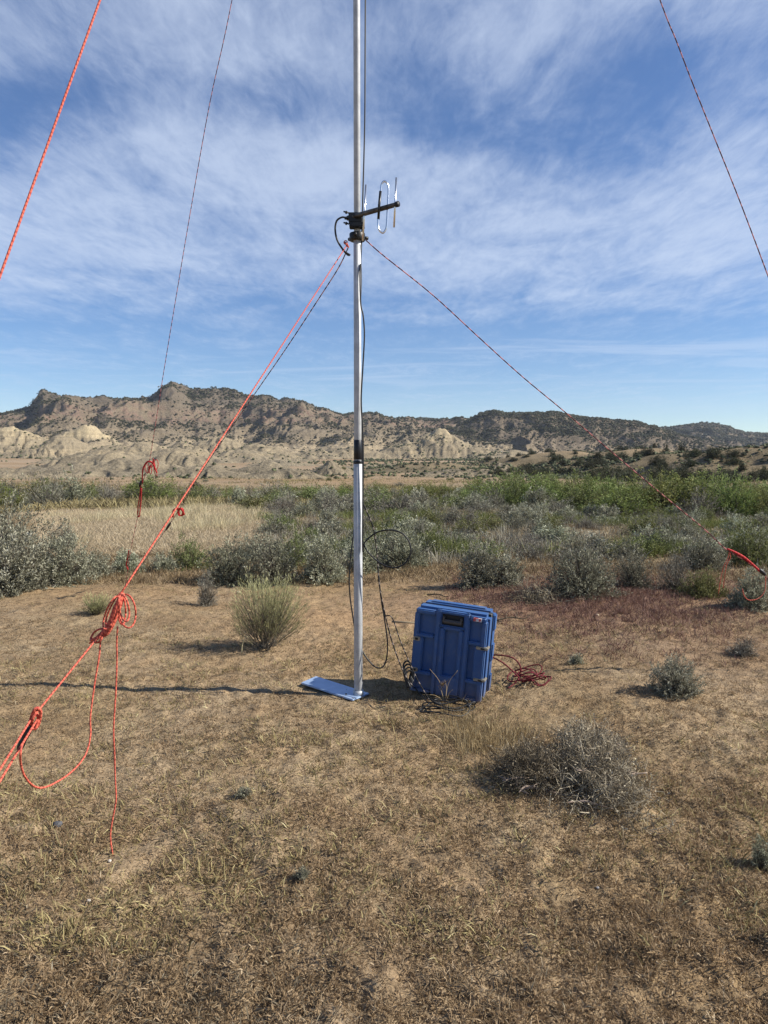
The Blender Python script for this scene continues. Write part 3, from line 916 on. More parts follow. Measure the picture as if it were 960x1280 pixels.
# close grey brush behind the clearing
scatter(110, (330, 990), (11.2, 26), lambda px, Y: not in_meadow(px, Y) and not (600 < px < 780 and 12.5 < Y < 17 and random.random() < .7),
        lambda x, Y, px: place('grey_shrub', random.choice(['sage', 'darksage', 'twiggy', 'twiggy', 'darksage', 'green']), x, Y, zg(x, Y), random.uniform(.6, 1.2), random.uniform(.35, .62),
                               'grey shrub in the loose brush between the clearing and the green thicket', 'shrub', 'grey shrubs behind the clearing'), .62)
scatter(95, (300, 760), (26, 75), lambda px, Y: True,
        lambda x, Y, px: place('grey_shrub', random.choice(['twiggy', 'darksage', 'twiggy', 'sage', 'green']), x, Y, zg(x, Y), random.uniform(1.0, 2.2), random.uniform(.6, 1.15),
                               'grey brown shrub in the brush belt in the middle of the valley floor', 'shrub', 'shrubs on the valley floor'), 1.2)
# green thicket right
scatter(120, (590, 1120), (24, 52), lambda px, Y: Y > 24 + max(0, (760 - px)) * .06,
        lambda x, Y, px: place('willow_shrub', 'willow' if random.random() < .85 else 'twiggy', x, Y, zg(x, Y), random.uniform(1.6, 3.0), random.uniform(1.1, 1.9) * (1 + .008 * (Y - 24)),
                               'green leafy bush in the thicket on the right side of the valley', 'bush', 'green thicket bushes at right'), 1.2)
# green strip left beyond the meadow
scatter(75, (-80, 470), (42, 64), lambda px, Y: True,
        lambda x, Y, px: place('green_shrub', random.choice(['willow', 'green', 'twiggy', 'twiggy']) if px > 190 else random.choice(['willow', 'twiggy', 'green', 'darksage']), x, Y, zg(x, Y), random.uniform(1.8, 3.6), random.uniform(1.1, 2.3) * (1.0 if px < 200 else .8),
                               'bush in the green strip beyond the dry meadow on the left', 'bush', 'bushes beyond the dry meadow'), 1.2)
scatter(12, (470, 560), (45, 62), lambda px, Y: True,
        lambda x, Y, px: place('green_shrub', 'willow', x, Y, zg(x, Y), random.uniform(1.8, 2.6), random.uniform(1.2, 1.7),
                               'dark green bush in the small clump just right of the mast', 'bush', 'green clump right of the mast'), 1.3)
# junipers on the right slope
scatter(290, (610, 1080), (130, 420), lambda px, Y: (fbm((px) / 60, Y / 60, 3, 77) > .37) and (px > 740 or Y > 190),
        lambda x, Y, px: place('juniper', 'juniper', x, Y, float(slope_z(np.array(x), np.array(Y))), random.uniform(2.6, 6.0), random.uniform(1.8, 3.8),
                               'dark juniper tree dotted over the tan slope at right', 'tree', 'junipers on the right slope'), 1.9)
scatter(26, (30, 700), (90, 300), lambda px, Y: random.random() < .5,
        lambda x, Y, px: place('desert_shrub', random.choice(['juniper', 'green', 'darksage']), x, Y, max(float(slope_z(np.array(x), np.array(Y))), float(bad_z(np.array(x), np.array(Y)))), random.uniform(1.2, 2.6), random.uniform(.6, 1.3),
                               'lone low shrub out on the bare plain below the hills', 'shrub', 'lone shrubs on the plain'), 6)

# ------------------------------------------------------------------ ground cover (stuff)


def cover(name, mat, n, px_rng, Y_rng, per, ln, wd, lay, dens, label, cat, tmean=.5, clump=.02, zfun=None, pw=1.0):
    mb_ = MB()
    px = rng.uniform(*px_rng, n)
    Y = (Y_rng[0] ** (1 - pw) + rng.random(n) * (Y_rng[1] ** (1 - pw) - Y_rng[0] ** (1 - pw))) ** (1 / (1 - pw)) if pw != 1 else Y_rng[0] * np.exp(rng.random(n) * math.log(Y_rng[1] / Y_rng[0]))
    X = (px - 480) / F * Y
    ok = rng.random(n) < dens(X, Y, px)
    X, Y = X[ok], Y[ok]; k = len(X)
    sc = (.75 + .6 * fbm(X / .4, Y / .4, 2, 93)) * (.7 + .6 * rng.random(k))
    X = np.repeat(X, per); Y = np.repeat(Y, per); sc = np.repeat(sc, per); ct = np.repeat(np.clip(rng.normal(tmean, .16, k), 0, 1), per)
    a = rng.random(len(X)) * 2 * np.pi; rr = clump * np.sqrt(rng.random(len(X))) * sc
    X = X + np.cos(a) * rr; Y = Y + np.sin(a) * rr
    Z = H(X, Y) + micro(X, Y) - .004
    B = np.stack([X, Y, Z], -1)
    el = np.clip(rng.normal(lay, .35, len(X)), .05, 1.5)
    a2 = a + rng.normal(size=len(X)) * .8
    L_ = ln * sc * (.5 + .9 * rng.random(len(X)))
    D = np.stack([np.cos(a2) * np.cos(el), np.sin(a2) * np.cos(el), np.sin(el)], -1) * L_[:, None]
    sag = np.stack([0 * X, 0 * X, .12 * L_], -1)
    ribbons(mb_, B, B + D, wd * (.6 + .8 * rng.random(len(X))), np.clip(ct + rng.normal(size=len(X)) * .14, 0, 1), sag)
    o_ = obj(name, mb_.mesh(name, mat, smooth=False)); tag(o_, label, cat, kind='stuff')
    return o_


hole = lambda X, Y: (1 - .97 * np.exp(-((X + .36) ** 2 / .09 + (Y - 4.98) ** 2 / .035) ** 2)) * (1 - np.exp(-((X + 1.05) ** 2 / .02 + (Y - 2.75) ** 2 / .012)) * .95)
dens_near = lambda X, Y, px: np.clip(.40 + 1.4 * (fbm(X / .16, Y / .16, 3, 95) - .40), .06, 1) * (.70 + .7 * (fbm(X / 1.3, Y / 1.3, 2, 97) - .1)) * (1 - .5 * np.exp(-((X + .7) ** 2 / 1.1 + (Y - 7.3) ** 2 / 2.6))) * hole(X, Y)
cover('dry_grass', DRYGRASS, 150000, (-300, 1260), (1.7, 11.5), 8, .021, .0030, .50, dens_near, 'short trampled dry grass covering the clearing', 'grass', .42, .028, pw=1.25)
cover('grass_litter', DRYGRASS, 110000, (-300, 1260), (1.7, 10.5), 2, .026, .0028, .12, lambda X, Y, px: .5 * hole(X, Y), 'straw litter lying flat on the clearing floor', 'litter', .62, .03, pw=1.2)
cover('red_grass', REDGRASS, 26000, (560, 1060), (5.2, 10.8), 8, .06, .004, .8, lambda X, Y, px: np.clip(np.exp(-((X - 2.3) ** 2 / 3.0 + (Y - 8.3) ** 2 / 2.2)) * 1.0 * (fbm(X / .5, Y / .5, 3, 99) + .1) + .10 * (Y > 8.8), 0, 1), 'reddish purple dry cheatgrass behind and right of the case', 'grass', .5, .04)
cover('olive_grass', DRYGRASS, 1500, (560, 700), (3.4, 4.5), 7, .085, .0026, 1.05, lambda X, Y, px: np.clip(np.exp(-((X - .58) ** 2 / .05 + (Y - 4.0) ** 2 / .06)), 0, 1), 'yellowish dry bunch grass beside the dead shrub', 'grass', .5, .05)
cover('meadow_grass', MEADOW, 60000, (30, 470), (12.5, 50), 7, .15, .008, .55, lambda X, Y, px: np.clip(sstep(40, 75, px + (fbm(X / 2, Y / 2, 2, 3) - .5) * 60) * (1 - sstep(310, 350, px + (fbm(X / 2, Y / 2, 2, 4) - .5) * 90 - 100 * sstep(30, 42, Y))), 0, 1), 'pale dry grass of the meadow on the left', 'grass', .55, .12)
cover('scrub_grass', OLIVEGRASS, 36000, (-100, 1080), (9.3, 30), 7, .10, .007, .8, lambda X, Y, px: np.clip((.2 + .6 * fbm(X / 1.2, Y / 1.2, 3, 5)) * np.where((px > 40) & (px < 330) & (Y > 12.5), .08, 1), 0, 1), 'olive dry grass between the shrubs behind the clearing', 'grass', .45, .09)
cover('green_grass', GREENGRASS, 22000, (360, 1050), (12, 44), 7, .20, .012, .9, lambda X, Y, px: np.clip(sstep(.48, .6, fbm(X / 3, Y / 3, 3, 15)), 0, 1), 'green grass patches among the valley shrubs', 'grass', .5, .12)
cover('plain_grass', OLIVEGRASS, 60000, (-150, 1120), (34, 330), 5, .40, .05, .7, lambda X, Y, px: np.clip(sstep(.40, .62, fbm(X / 9, Y / 9, 4, 25)) * (1 - .6 * sstep(70, 150, Y)), 0, 1), 'sparse low scrub over the valley floor and plain', 'ground cover', .4, .4)

cover('grass_clumps', DRYGRASS, 8000, (-300, 1260), (2.2, 11), 12, .042, .0036, .6, lambda X, Y, px: np.clip(.1 + 1.6 * (fbm(X / .8, Y / .8, 3, 195) - .38), .03, 1) * hole(X, Y), 'low clumps of old grass dotted over the clearing', 'grass', .30, .05, pw=1.0)
cover('dark_litter', DEADTWIG, 52000, (-300, 1260), (1.8, 11), 3, .034, .0036, .25, lambda X, Y, px: np.clip(.05 + 2.0 * (fbm(X / .5, Y / .5, 3, 295) - .42), .02, 1) * hole(X, Y), 'dark dead leaf litter in patches between the grass', 'litter', .12, .045, pw=1.0)
cover('grey_weeds', TWIGGY, 15000, (330, 1080), (10.8, 70), 8, .20, .009, .95, lambda X, Y, px: np.clip(1.3 * (fbm(X / 2.2, Y / 2.2, 3, 395) - .30), 0, 1), 'grey twiggy weeds between the valley shrubs', 'weeds', .5, .12)
cover('meadow_tufts', MEADOW, 5000, (60, 430), (13.5, 46), 12, .28, .008, 1.0, lambda X, Y, px: np.clip(sstep(.5, .62, fbm(X / 1.5, Y / 3, 3, 33)) * (1 - sstep(310, 350, px - 90 * sstep(30, 42, Y))), 0, 1), 'taller pale tufts standing in the dry meadow', 'grass', .5, .15)
# pebbles
TPEB = NT('tan_stone').base((.36, .29, .21), .9).m
PEB = NT('pebble').base((.5, .46, .40), .9).m
DPEB = NT('dark_stone').base((.085, .085, .09), .8).m
BM_ = None


def stone(px, py, d, mat, label):
    P = ground(px, py)
    bm = bmesh.new(); bmesh.ops.create_icosphere(bm, subdivisions=2, radius=d / 2)
    for v in bm.verts:
        n_ = v.co.normalized(); f = 1 + .35 * (float(vn(n_.x * 1.7 + px, n_.y * 1.7 + n_.z + py, 3)) - .5) + .2 * (float(vn(n_.x * 4 + px, n_.y * 4 + n_.z * 3, 5)) - .5)
        v.co = v.co * f; v.co.z *= .65
    me = bpy.data.meshes.new('stone'); bm.to_mesh(me); bm.free(); me.materials.append(mat)
    for p_ in me.polygons: p_.use_smooth = True
    o_ = obj('stone', me, loc=(P[0], P[1], P[2] + d * .22 + float(micro(P[0], P[1])))); tag(o_, label, 'stone')


stone(72, 1033, .045, DPEB, 'dark grey stone in the left foreground near the rope tail')
stone(137, 1077, .016, PEB, 'small white pebble beside the end of the red rope tail')
stone(259, 1073, .011, PEB, 'tiny pale pebble right of the rope tail, alone on the ground')
stone(111, 1131, .014, PEB, 'small pale pebble below the sandy patch in the left foreground')
stone(747, 1116, .012, PEB, 'tiny pale pebble in the grass below the dead shrub')
stone(292, 684 + 48, .04, TPEB, 'pale stone under the sagebrush left of the mast')
stone(746, 770, .05, TPEB, 'pale rock lying in the reddish grass at right')
stone(298, 742, .05, TPEB, 'light tan clod in front of the dark sagebrush row')

# ------------------------------------------------------------------ mast
STEEL = NT('galvanised_steel')
p_ = STEEL.objc()
c_ = STEEL.ramp(STEEL.noise(p_, 13, 7, .7), [(.3, (.36, .37, .38)), (.7, (.56, .57, .58))])
STEEL.base(c_, STEEL.math('MULTIPLY_ADD', STEEL.noise(p_, 40, 3), .18, .54), .35, .5); STEEL = STEEL.m
PLATE = NT('plate_steel')
p_ = PLATE.objc()
PLATE.base(PLATE.ramp(PLATE.noise(p_, 14, 5, .6), [(.3, (.30, .40, .56)), (.7, (.40, .51, .68))]), .5, .45, .5); PLATE = PLATE.m  # blue sky reflection painted into the steel's base colour
ALU = NT('bare_aluminium').base((.78, .78, .78), .25, .95, .5).m
BLACK = NT('black_rubber').base((.012, .012, .013), .5, 0, .4).m
TAPE = NT('black_tape').base((.008, .008, .010), .38, 0, .4).m
BOOM = NT('dark_boom')
BOOM.base(BOOM.ramp(BOOM.noise(BOOM.objc(), 20, 4), [(.35, (.035, .032, .030)), (.7, (.16, .145, .13))]), .5, .5, .4); BOOM = BOOM.m
DARKMET = NT('dark_metal').base((.035, .034, .033), .45, .7, .4).m

BASE = ground(448, 872)
MX, MY, MZ = BASE


def mp(px, py, dY=0.0):
    return at(px, py, MY + dY)


def cyl(name, mat, parent, p0, p1, r0, r1=None, sides=24, org=None, extra=None):
    m = MB(); n = 2 if extra is None else len(extra)
    pts = [p0, p1] if extra is None else extra
    add_tube(m, pts, [r0, r1 or r0] if extra is None else r0, sides)
    org = np.zeros(3) if org is None else org
    o_ = obj(name, m.mesh(name, mat, org), parent)
    mod = None
    return o_


zpx = lambda y: float(at(448, y, MY)[2])
mast = thing('antenna_mast', 'tall sectioned galvanised antenna mast standing on a tilted steel base plate', 'mast', BASE)


def ring_part(name, mat, z0, z1, r, org=BASE, dx=0):
    m = MB(); c = np.array([MX + dx, MY, 0])
    pts = [c + [0, 0, z0], c + [0, 0, z0 + .003], c + [0, 0, z1 - .003], c + [0, 0, z1]]
    add_tube(m, pts, [r - .002, r, r, r - .002], 28)
    return obj(name, m.mesh(name, mat, org), mast)


ring_part('lower_tube', STEEL, MZ + .01, zpx(578), .0295)
ring_part('middle_tube', STEEL, zpx(578), zpx(300), .0250)
ring_part('upper_tube', STEEL, zpx(300), 9.9, .0222)
ring_part('tape_wrap', TAPE, zpx(574.6), zpx(550), .0275)
ring_part('joint_band', TAPE, zpx(580), zpx(575.6), .0312)
ring_part('guy_collar', DARKMET, zpx(301), zpx(292), .052)
# collar lugs and bolt
m = MB()
for a in (20, 140, 260):
    d = np.array([math.cos(R(a)), math.sin(R(a)), 0]); c = np.array([MX, MY, zpx(296.5)])
    add_tube(m, [c + d * .045, c + d * .075], .012, 8)
obj('collar_lug', m.mesh('collar_lug', DARKMET, BASE), mast)
# base plate: slim tilted slab
cs = [ground(376, 859), ground(395, 852), ground(462, 870), ground(441, 879)]
cs = [np.array([c[0], c[1], MZ + z]) for c, z in zip(cs, (.050, .050, .018, .018))]
tl = np.array(cs); cen = tl.mean(0)
bm = bmesh.new()
lo = [bm.verts.new(Vector(c - BASE - np.array([0, 0, .012]))) for c in tl]; hi_ = [bm.verts.new(Vector(c - BASE)) for c in tl]
bm.faces.new(hi_[::-1]); bm.faces.new(lo)
for i in range(4): bm.faces.new([lo[(i + 1) % 4], lo[i], hi_[i], hi_[(i + 1) % 4]])
bmesh.ops.recalc_face_normals(bm, faces=bm.faces)
bmesh.ops.bevel(bm, geom=list(bm.edges), offset=.004, segments=2, affect='EDGES')
me = bpy.data.meshes.new('base_plate'); bm.to_mesh(me); bm.free(); me.materials.append(PLATE)
plate = obj('base_plate', me, mast)
m = MB(); c = np.array([MX, MY, 0]); add_tube(m, [c + [0, 0, MZ + .015], c + [0, 0, MZ + .05]], .036, 24); obj('base_socket', m.mesh('base_socket', STEEL, BASE), mast)
for f in (.80,):
    for s in (.25, .75):
        q = (tl[0] * (1 - f) + tl[3] * f) * (1 - s) + (tl[1] * (1 - f) + tl[2] * f) * s
        m = MB(); add_tube(m, [q + [0, 0, -.002], q + [0, 0, .006]], .007, 8); obj('bolt', m.mesh('bolt', DARKMET, BASE), plate)

# ------------------------------------------------------------------ yagi antenna
A0 = mp(434, 273, -.02); A1 = at(497.5, 255, MY - .26)
org = np.array([MX, MY, A0[2]])
ant = thing('antenna', 'small three element directional antenna clamped to the mast, its boom pointing right', 'antenna', org)
m = MB(); add_tube(m, [A0, A0 + (A1 - A0) * .02, A0 + (A1 - A0) * .985, A1], [.014, .0165, .0145, .012], 14); boom = obj('boom', m.mesh('boom', BOOM, org), ant)
m = MB(); add_tube(m, [A1 - (A1 - A0) * .035, A1 + (A1 - A0) * .012], .0175, 12); obj('end_cap', m.mesh('end_cap', BLACK, org), boom)


def onboom(px):
    f = (px - 434) / (497.5 - 434)
    return A0 + (A1 - A0) * f


def elem(name, pxt, pyt, pxb, pyb, r=.005):
    Y = onboom((pxt + pxb) / 2)[1] - .0
    m_ = MB(); add_tube(m_, [at(pxt, pyt, Y), at(pxb, pyb, Y)], r, 10); return obj(name, m_.mesh(name, ALU, org), ant)


elem('reflector', 457.5, 231, 453.5, 301, .0062)
elem('director', 495.5, 222, 492.5, 284, .0062)
Y = onboom(479)[1] - .012
loop = [(476, 240), (476.8, 231), (480, 226.6), (484, 229), (485.5, 237), (484.6, 258), (483.6, 279), (482, 287), (478.5, 291), (474.5, 288), (472.6, 281), (473.2, 268), (474.5, 252), (476, 240)]
m = MB(); add_tube(m, crom([at(x, y, Y) for x, y in loop], 6), .0062, 10); dip = obj('folded_dipole', m.mesh('folded_dipole', ALU, org), ant)
m = MB(); add_tube(m, [at(475.6, 239, Y), at(474, 256, Y), at(473, 274, Y)], .0085, 10); obj('tape_wrap', m.mesh('tape_wrap', TAPE, org), dip)


def bevel_box(name, mat, parent, c, size, rot=None, bev=.004, segs=2):
    bm_ = bmesh.new(); bmesh.ops.create_cube(bm_, size=1)
    bmesh.ops.scale(bm_, vec=Vector(size), verts=bm_.verts)
    bmesh.ops.bevel(bm_, geom=list(bm_.edges), offset=bev, segments=segs, affect='EDGES')
    me_ = bpy.data.meshes.new(name); bm_.to_mesh(me_); bm_.free(); me_.materials.append(mat)
    o_ = obj(name, me_, parent, c)
    if rot is not None: o_.rotation_euler = rot
    return o_


cl = bevel_box('mounting_clamp', DARKMET, ant, (-.012, -.038, -.005), (.085, .05, .062))
bevel_box('clamp_jaw', DARKMET, cl, (.012, .004, -.047), (.1, .07, .028))
bevel_box('clamp_jaw', DARKMET, cl, (0.005, .07, 0), (.09, .03, .06))
for k, (dx, dzz) in enumerate(((-.05, .030), (-.055, -.006), (-.05, -.040))):
    m = MB(); add_tube(m, [(dx + .01, -.01, dzz), (dx - .025, -.02, dzz + .006)], .0052, 8); add_tube(m, [(dx - .002, -.013, dzz + .001), (dx - .012, -.016, dzz + .003)], .0098, 6)
    obj('bolt', m.mesh('bolt', DARKMET), cl)

# ------------------------------------------------------------------ cables
def px_path(pts, per=8):
    """(px, py, Y) control points -> smooth 3-D path"""
    return crom([at(a, b, c) for a, b, c in pts], per)


def cable(name, label, paths, r, mat=BLACK, cat='cable', org=None):
    m_ = MB()
    for p in paths: add_tube(m_, p, r, 8)
    o0 = paths[0][-1] if org is None else org
    o_ = obj(name, m_.mesh(name, mat, o0), loc=o0); tag(o_, label, cat); return o_


m4 = MY - .0
cable('feed_cable', 'short black cable looping left from the antenna clamp back to the mast',
      [px_path([(434, 273, MY - .05), (428, 271.5, MY - .06), (421, 276, MY - .06), (419, 287, MY - .06), (421.5, 300, MY - .06), (428, 311, MY - .05), (434, 318, MY - .04), (437, 319, MY - .035)]),
       px_path([(428, 312, MY - .045), (433, 316, MY - .045), (438, 319, MY - .04)])], .0062)
cable('mast_cable', 'thin black cable running down the right side of the whole mast',
      [px_path([(457, -60, m4), (456.5, 60, m4), (456, 150, m4), (454, 230, m4), (452, 300, m4), (451, 325, m4), (451.5, 350, m4), (450.5, 385, m4), (450.5, 430, m4), (450, 480, m4), (451.5, 540, m4), (452.5, 575, m4), (453, 620, m4), (453, 650, m4), (453.2, 690, m4)], 6)], .0048)
cable('coax_cable', 'black cable beside the mast ending in a big round loop at knee height',
      [px_path([(451, 330, m4 - .02), (450, 345, m4 - .03), (451, 380, m4 - .03), (454, 395, m4 - .03), (455.5, 420, m4 - .03), (453.5, 460, m4 - .03), (451.5, 500, m4 - .03), (453.5, 540, m4 - .035), (454, 580, m4 - .035), (453.5, 640, m4 - .03), (453.5, 688, m4 - .03),
                (456, 678, m4 - .05), (470, 666, m4 - .08), (487, 662.5, m4 - .1), (503, 667, m4 - .12), (512, 679, m4 - .12), (513, 693, m4 - .12), (504, 706, m4 - .1), (490, 709.5, m4 - .08), (474, 703, m4 - .06), (460, 690, m4 - .04), (454.5, 680, m4 - .03)], 6)], .0052)
cable('slack_cable', 'slack black cable hanging left of the mast and sagging to the right near its foot',
      [px_path([(443, 660, MY + .06), (439, 690, MY + .06), (436.5, 720, MY + .06), (437.5, 745, MY + .06), (441, 770, MY + .05), (446, 800, MY + .05), (453, 814, MY), (461, 826, MY - .02), (470, 834, MY - .02), (478, 834, MY - .02), (483, 824, MY), (484.5, 806, MY), (483, 790, MY), (480, 770, MY), (476, 745, MY), (473, 715, MY), (472, 701, MY - .05)], 6)], .0050)
cord_p = [(454, 630, MY - .03), (460, 643, MY - .03), (467, 661, MY - .04), (471, 690, MY - .04), (474, 730, MY - .03), (480, 762, MY), (488, 795, MY), (497, 822, MY - .06), (507, 845, MY - .15), (516, 858, MY - .2)]
DASH = NT('dashed_cord')
s_ = DASH.math('FRACT', DASH.math('MULTIPLY', DASH.attr('len'), 16.0))
DASH.base(DASH.mix(DASH.math('GREATER_THAN', s_, .74), (.012, .011, .011), (.20, .16, .135)), .8); DASH = DASH.m
cable('thin_cord', 'thin black and white flecked cord running from mast to case', [px_path(cord_p, 8)], .0045, DASH, 'cord')
cable('thin_cord', 'second thin dark cord slanting from beside the mast to the lower left of the case', [px_path([(480, 770, MY), (490, 772, MY - .02), (500, 800, MY - .06), (511, 826, MY - .14), (522, 850, MY - .24), (536, 874, MY - .32)], 8)], .0042, DASH, 'cord')

# ------------------------------------------------------------------ blue case
BLUE = NT('blue_plastic')
p_ = BLUE.objc()
cb = BLUE.mix(.6, (.023, .088, .255), BLUE.ramp(BLUE.noise(p_, 5, 5, .6), [(.3, (.75, .77, .8)), (.7, (1.2, 1.18, 1.12))]), 'MULTIPLY')
dust = BLUE.ramp(BLUE.noise(p_, 14, 6, .7, .4), [(.45, (.06, .06, .06)), (.75, (.5, .5, .5))])
sxz = BLUE.n('ShaderNodeSeparateXYZ'); BLUE.l(p_, sxz.inputs[0])
low_ = BLUE.math('MULTIPLY', BLUE.ramp(sxz.outputs[2], [(0, (.8, .8, .8)), (.16, (0, 0, 0))]), BLUE.noise(p_, 20, 5, .7))
cb = BLUE.mix(dust, cb, (.12, .15, .20)); cb = BLUE.mix(low_, cb, (.26, .20, .13))
scr = BLUE.ramp(BLUE.noise(p_, 60, 6, .75, 1.5), [(.68, (0, 0, 0)), (.72, (.45, .45, .45))])
cb = BLUE.mix(scr, cb, (.20, .24, .33))
BLUE.base(cb, .5, 0, .45); BLUE.bump(BLUE.noise(p_, 240, 3), .12, .002); BLUE = BLUE.m
LATCH = NT('latch_metal').base((.33, .30, .24), .45, .5, .4).m
LABELM = NT('sticker_paper')
LABELM.base(LABELM.ramp(LABELM.noise(LABELM.objc(), 45, 2), [(.42, (.5, .08, .07)), (.5, (.62, .6, .62)), (.62, (.6, .58, .58)), (.66, (.1, .1, .14))]), .6); LABELM = LABELM.m

HANDLEM = NT('grey_handle').base((.075, .075, .08), .4, .3, .5).m
CW, CD, CH = .520, .30, .605          # front width, depth, height
YAW = R(-19); ROLL = R(4.6)
BL = ground(510, 869)
rotM = Matrix.Rotation(YAW, 3, 'Z') @ Matrix.Rotation(ROLL, 3, 'Y')
right = np.array(rotM @ Vector((1, 0, 0))); back = np.array(rotM @ Vector((0, 1, 0)))
case_loc = np.array([BL[0], BL[1], BL[2]]) + right * CW / 2 + back * CD / 2
case_loc[2] = BL[2] + CW / 2 * math.sin(ROLL) * .35 + .0
case = thing('transit_case', 'blue moulded plastic transit case with ribs, latches and a black top handle', 'case', case_loc)
case.rotation_euler = rotM.to_euler()


def bbox(bm_, x0, x1, y0, y1, z0, z1, bev, segs=2):
    g = bmesh.new(); bmesh.ops.create_cube(g, size=1)
    for v in g.verts:
        v.co = Vector(((x0 + x1) / 2 + v.co.x * (x1 - x0), (y0 + y1) / 2 + v.co.y * (y1 - y0), (z0 + z1) / 2 + v.co.z * (z1 - z0)))
    bmesh.ops.bevel(g, geom=list(g.edges), offset=bev, segments=segs, affect='EDGES')
    me_ = bpy.data.meshes.new('t'); g.to_mesh(me_); g.free(); bm_.from_mesh(me_); bpy.data.meshes.remove(me_)


def fin(bm_, name, mat, parent):
    me_ = bpy.data.meshes.new(name); bm_.to_mesh(me_); bm_.free(); me_.materials.append(mat)
    for p in me_.polygons: p.use_smooth = True
    o_ = obj(name, me_, parent)
    try:
        me_.set_sharp_from_angle(angle=R(40))
    except Exception: pass
    return o_


x0, x1 = -CW / 2, CW / 2; yf = -CD / 2; yb = CD / 2
LD_ = .150                          # lid depth
V_ = lambda v: CH * (1 - v)         # v from top
U_ = lambda u: x0 + CW * u
bm = bmesh.new()
bbox(bm, x0, x1, yf + .022, yf + LD_, 0, CH, .028, 4)            # lid shell
f0, f1 = yf - .012, yf + .034
# raised ribs of the front: u0,u1,v0,v1
for (u0, u1, v0, v1) in [(0.015, .085, .06, .985), (.915, .985, .06, .985),       # edge ribs
                         (.30, .37, .02, .985), (.69, .76, .02, .985), (.37, .44, .20, .985), (.62, .69, .20, .985),            # column sides
                         (.41, .66, .17, .22), (.41, .66, .74, .985), (.30, .76, .000, .040),
                         (.30, .385, .0, .175), (.675, .76, .0, .175), (.30, .76, .165, .195), (.03, .30, .30, .345), (.75, .97, .30, .345), (.03, .30, .735, .785), (.75, .97, .735, .785),
                         (.03, .30, .02, .075), (.75, .97, .02, .075), (.03, .155, .345, .735), (.84, .97, .345, .735), (.03, .30, .95, .985), (.75, .97, .95, .985)]:
    bbox(bm, U_(u0), U_(u1), f0 + rng.random() * .002, f1, V_(v1), V_(v0), .008, 3)
lid = fin(bm, 'lid', BLUE, case)
bm = bmesh.new()
bbox(bm, x0, x1, yf + LD_ + .010, yb, 0, CH - .002, .026, 4)
for (a, b) in ((.04, .26), (.40, .62), (.76, .96)):                # ribs on the sides
    bbox(bm, x1 - .02, x1 + .010, yf + LD_ + .04, yb - .03, CH * a, CH * b, .009, 2)
    bbox(bm, x0 - .010, x0 + .02, yf + LD_ + .04, yb - .03, CH * a, CH * b, .009, 2)
bbox(bm, x0 + .06, x1 - .06, yf + LD_ + .05, yb - .03, CH - .02, CH + .008, .008, 2)
fin(bm, 'body', BLUE, case)
bm = bmesh.new(); bbox(bm, x0 + .006, x1 - .006, yf + LD_ - .02, yf + LD_ + .03, .006, CH - .008, .004, 1); fin(bm, 'seam_gasket', BLACK, case)
# handle recess: dark pocket, bar
bm = bmesh.new(); bbox(bm, U_(.383), U_(.677), yf + .004, yf + .04, V_(.165), V_(.040), .006, 2); hb = fin(bm, 'handle_plate', BLACK, case)
bm = bmesh.new()
bbox(bm, U_(.40), U_(.66), yf - .028, yf - .002, V_(.135), V_(.095), .008, 3)
bbox(bm, U_(.40), U_(.43), yf - .022, yf + .012, V_(.130), V_(.060), .005, 2)
bbox(bm, U_(.63), U_(.66), yf - .022, yf + .012, V_(.130), V_(.060), .005, 2)
fin(bm, 'handle', HANDLEM, hb)
bm = bmesh.new()
for (u, v) in ((.985, .345), (.985, .705)):
    bm = bmesh.new()
    bbox(bm, U_(.865), U_(1) + .004, yf - .018, yf + .012, V_(v + .032), V_(v), .004, 2)
    bbox(bm, x1 - .004, x1 + .012, yf - .018, yf + .06, V_(v + .030), V_(v + .004), .004, 2)
    lt = fin(bm, 'latch', LATCH, case)
    bm = bmesh.new(); bbox(bm, U_(.93), U_(.99), yf - .025, yf - .014, V_(v + .026), V_(v + .006), .003, 1); fin(bm, 'latch_hook', DARKMET, lt)
for (u, v, sz) in ((.07, .345, .038), (.075, .705, .034)):
    bm = bmesh.new(); bbox(bm, U_(u) - sz * .7, U_(u) + sz * .6, yf - .018, yf + .01, V_(v + .045), V_(v), .004, 2); lt = fin(bm, 'latch', LATCH, case)
    bm = bmesh.new(); bbox(bm, U_(u) - sz * .3, U_(u) + sz * .25, yf - .024, yf - .014, V_(v + .035), V_(v + .01), .003, 1); fin(bm, 'latch_hook', DARKMET, lt)
bm = bmesh.new(); bbox(bm, U_(.80), U_(.91), yf - .0155, yf + .002, V_(.068), V_(.030), .001, 1); fin(bm, 'sticker', LABELM, case)

# cable bundle on the left of the case, coil in front
cy0 = ground(508, 850)
m = []
for k in range(4):
    a = np.linspace(0, 2 * np.pi, 22)
    c = at(509 + k * 1.2, 843 + k * 2, MY - .05 - .03 * k)
    m.append(np.stack([c[0] + .022 * np.cos(a) + .01 * np.sin(2 * a), c[1] + .05 * np.sin(a) * .6, np.maximum(c[2] + (.085 - .012 * k) * np.sin(a), MZ + .012)], -1))
cable('cable_bundle', 'small bundle of black cable leaning on the lower left side of the case', m, .006)
m = []
for k in range(5):
    a = np.linspace(0, 2 * np.pi, 40)
    c = ground(562 + rng.normal() * 6, 890 + rng.normal() * 2)
    m.append(np.stack([c[0] + (.17 - .012 * k) * np.cos(a), c[1] + (.085 - .010 * k) * np.sin(a) + .02 * np.sin(2 * a + k), c[2] + .022 + .008 * k + .012 * np.sin(3 * a + k)], -1))
m.append(crom([ground(536, 886) + [0, 0, .03], ground(524, 876) + [0, 0, .05], ground(514, 866) + [0, 0, .06]], 8))
cable('cable_coil', 'flat coil of thin black cable on the ground in front of the case', m, .0048)

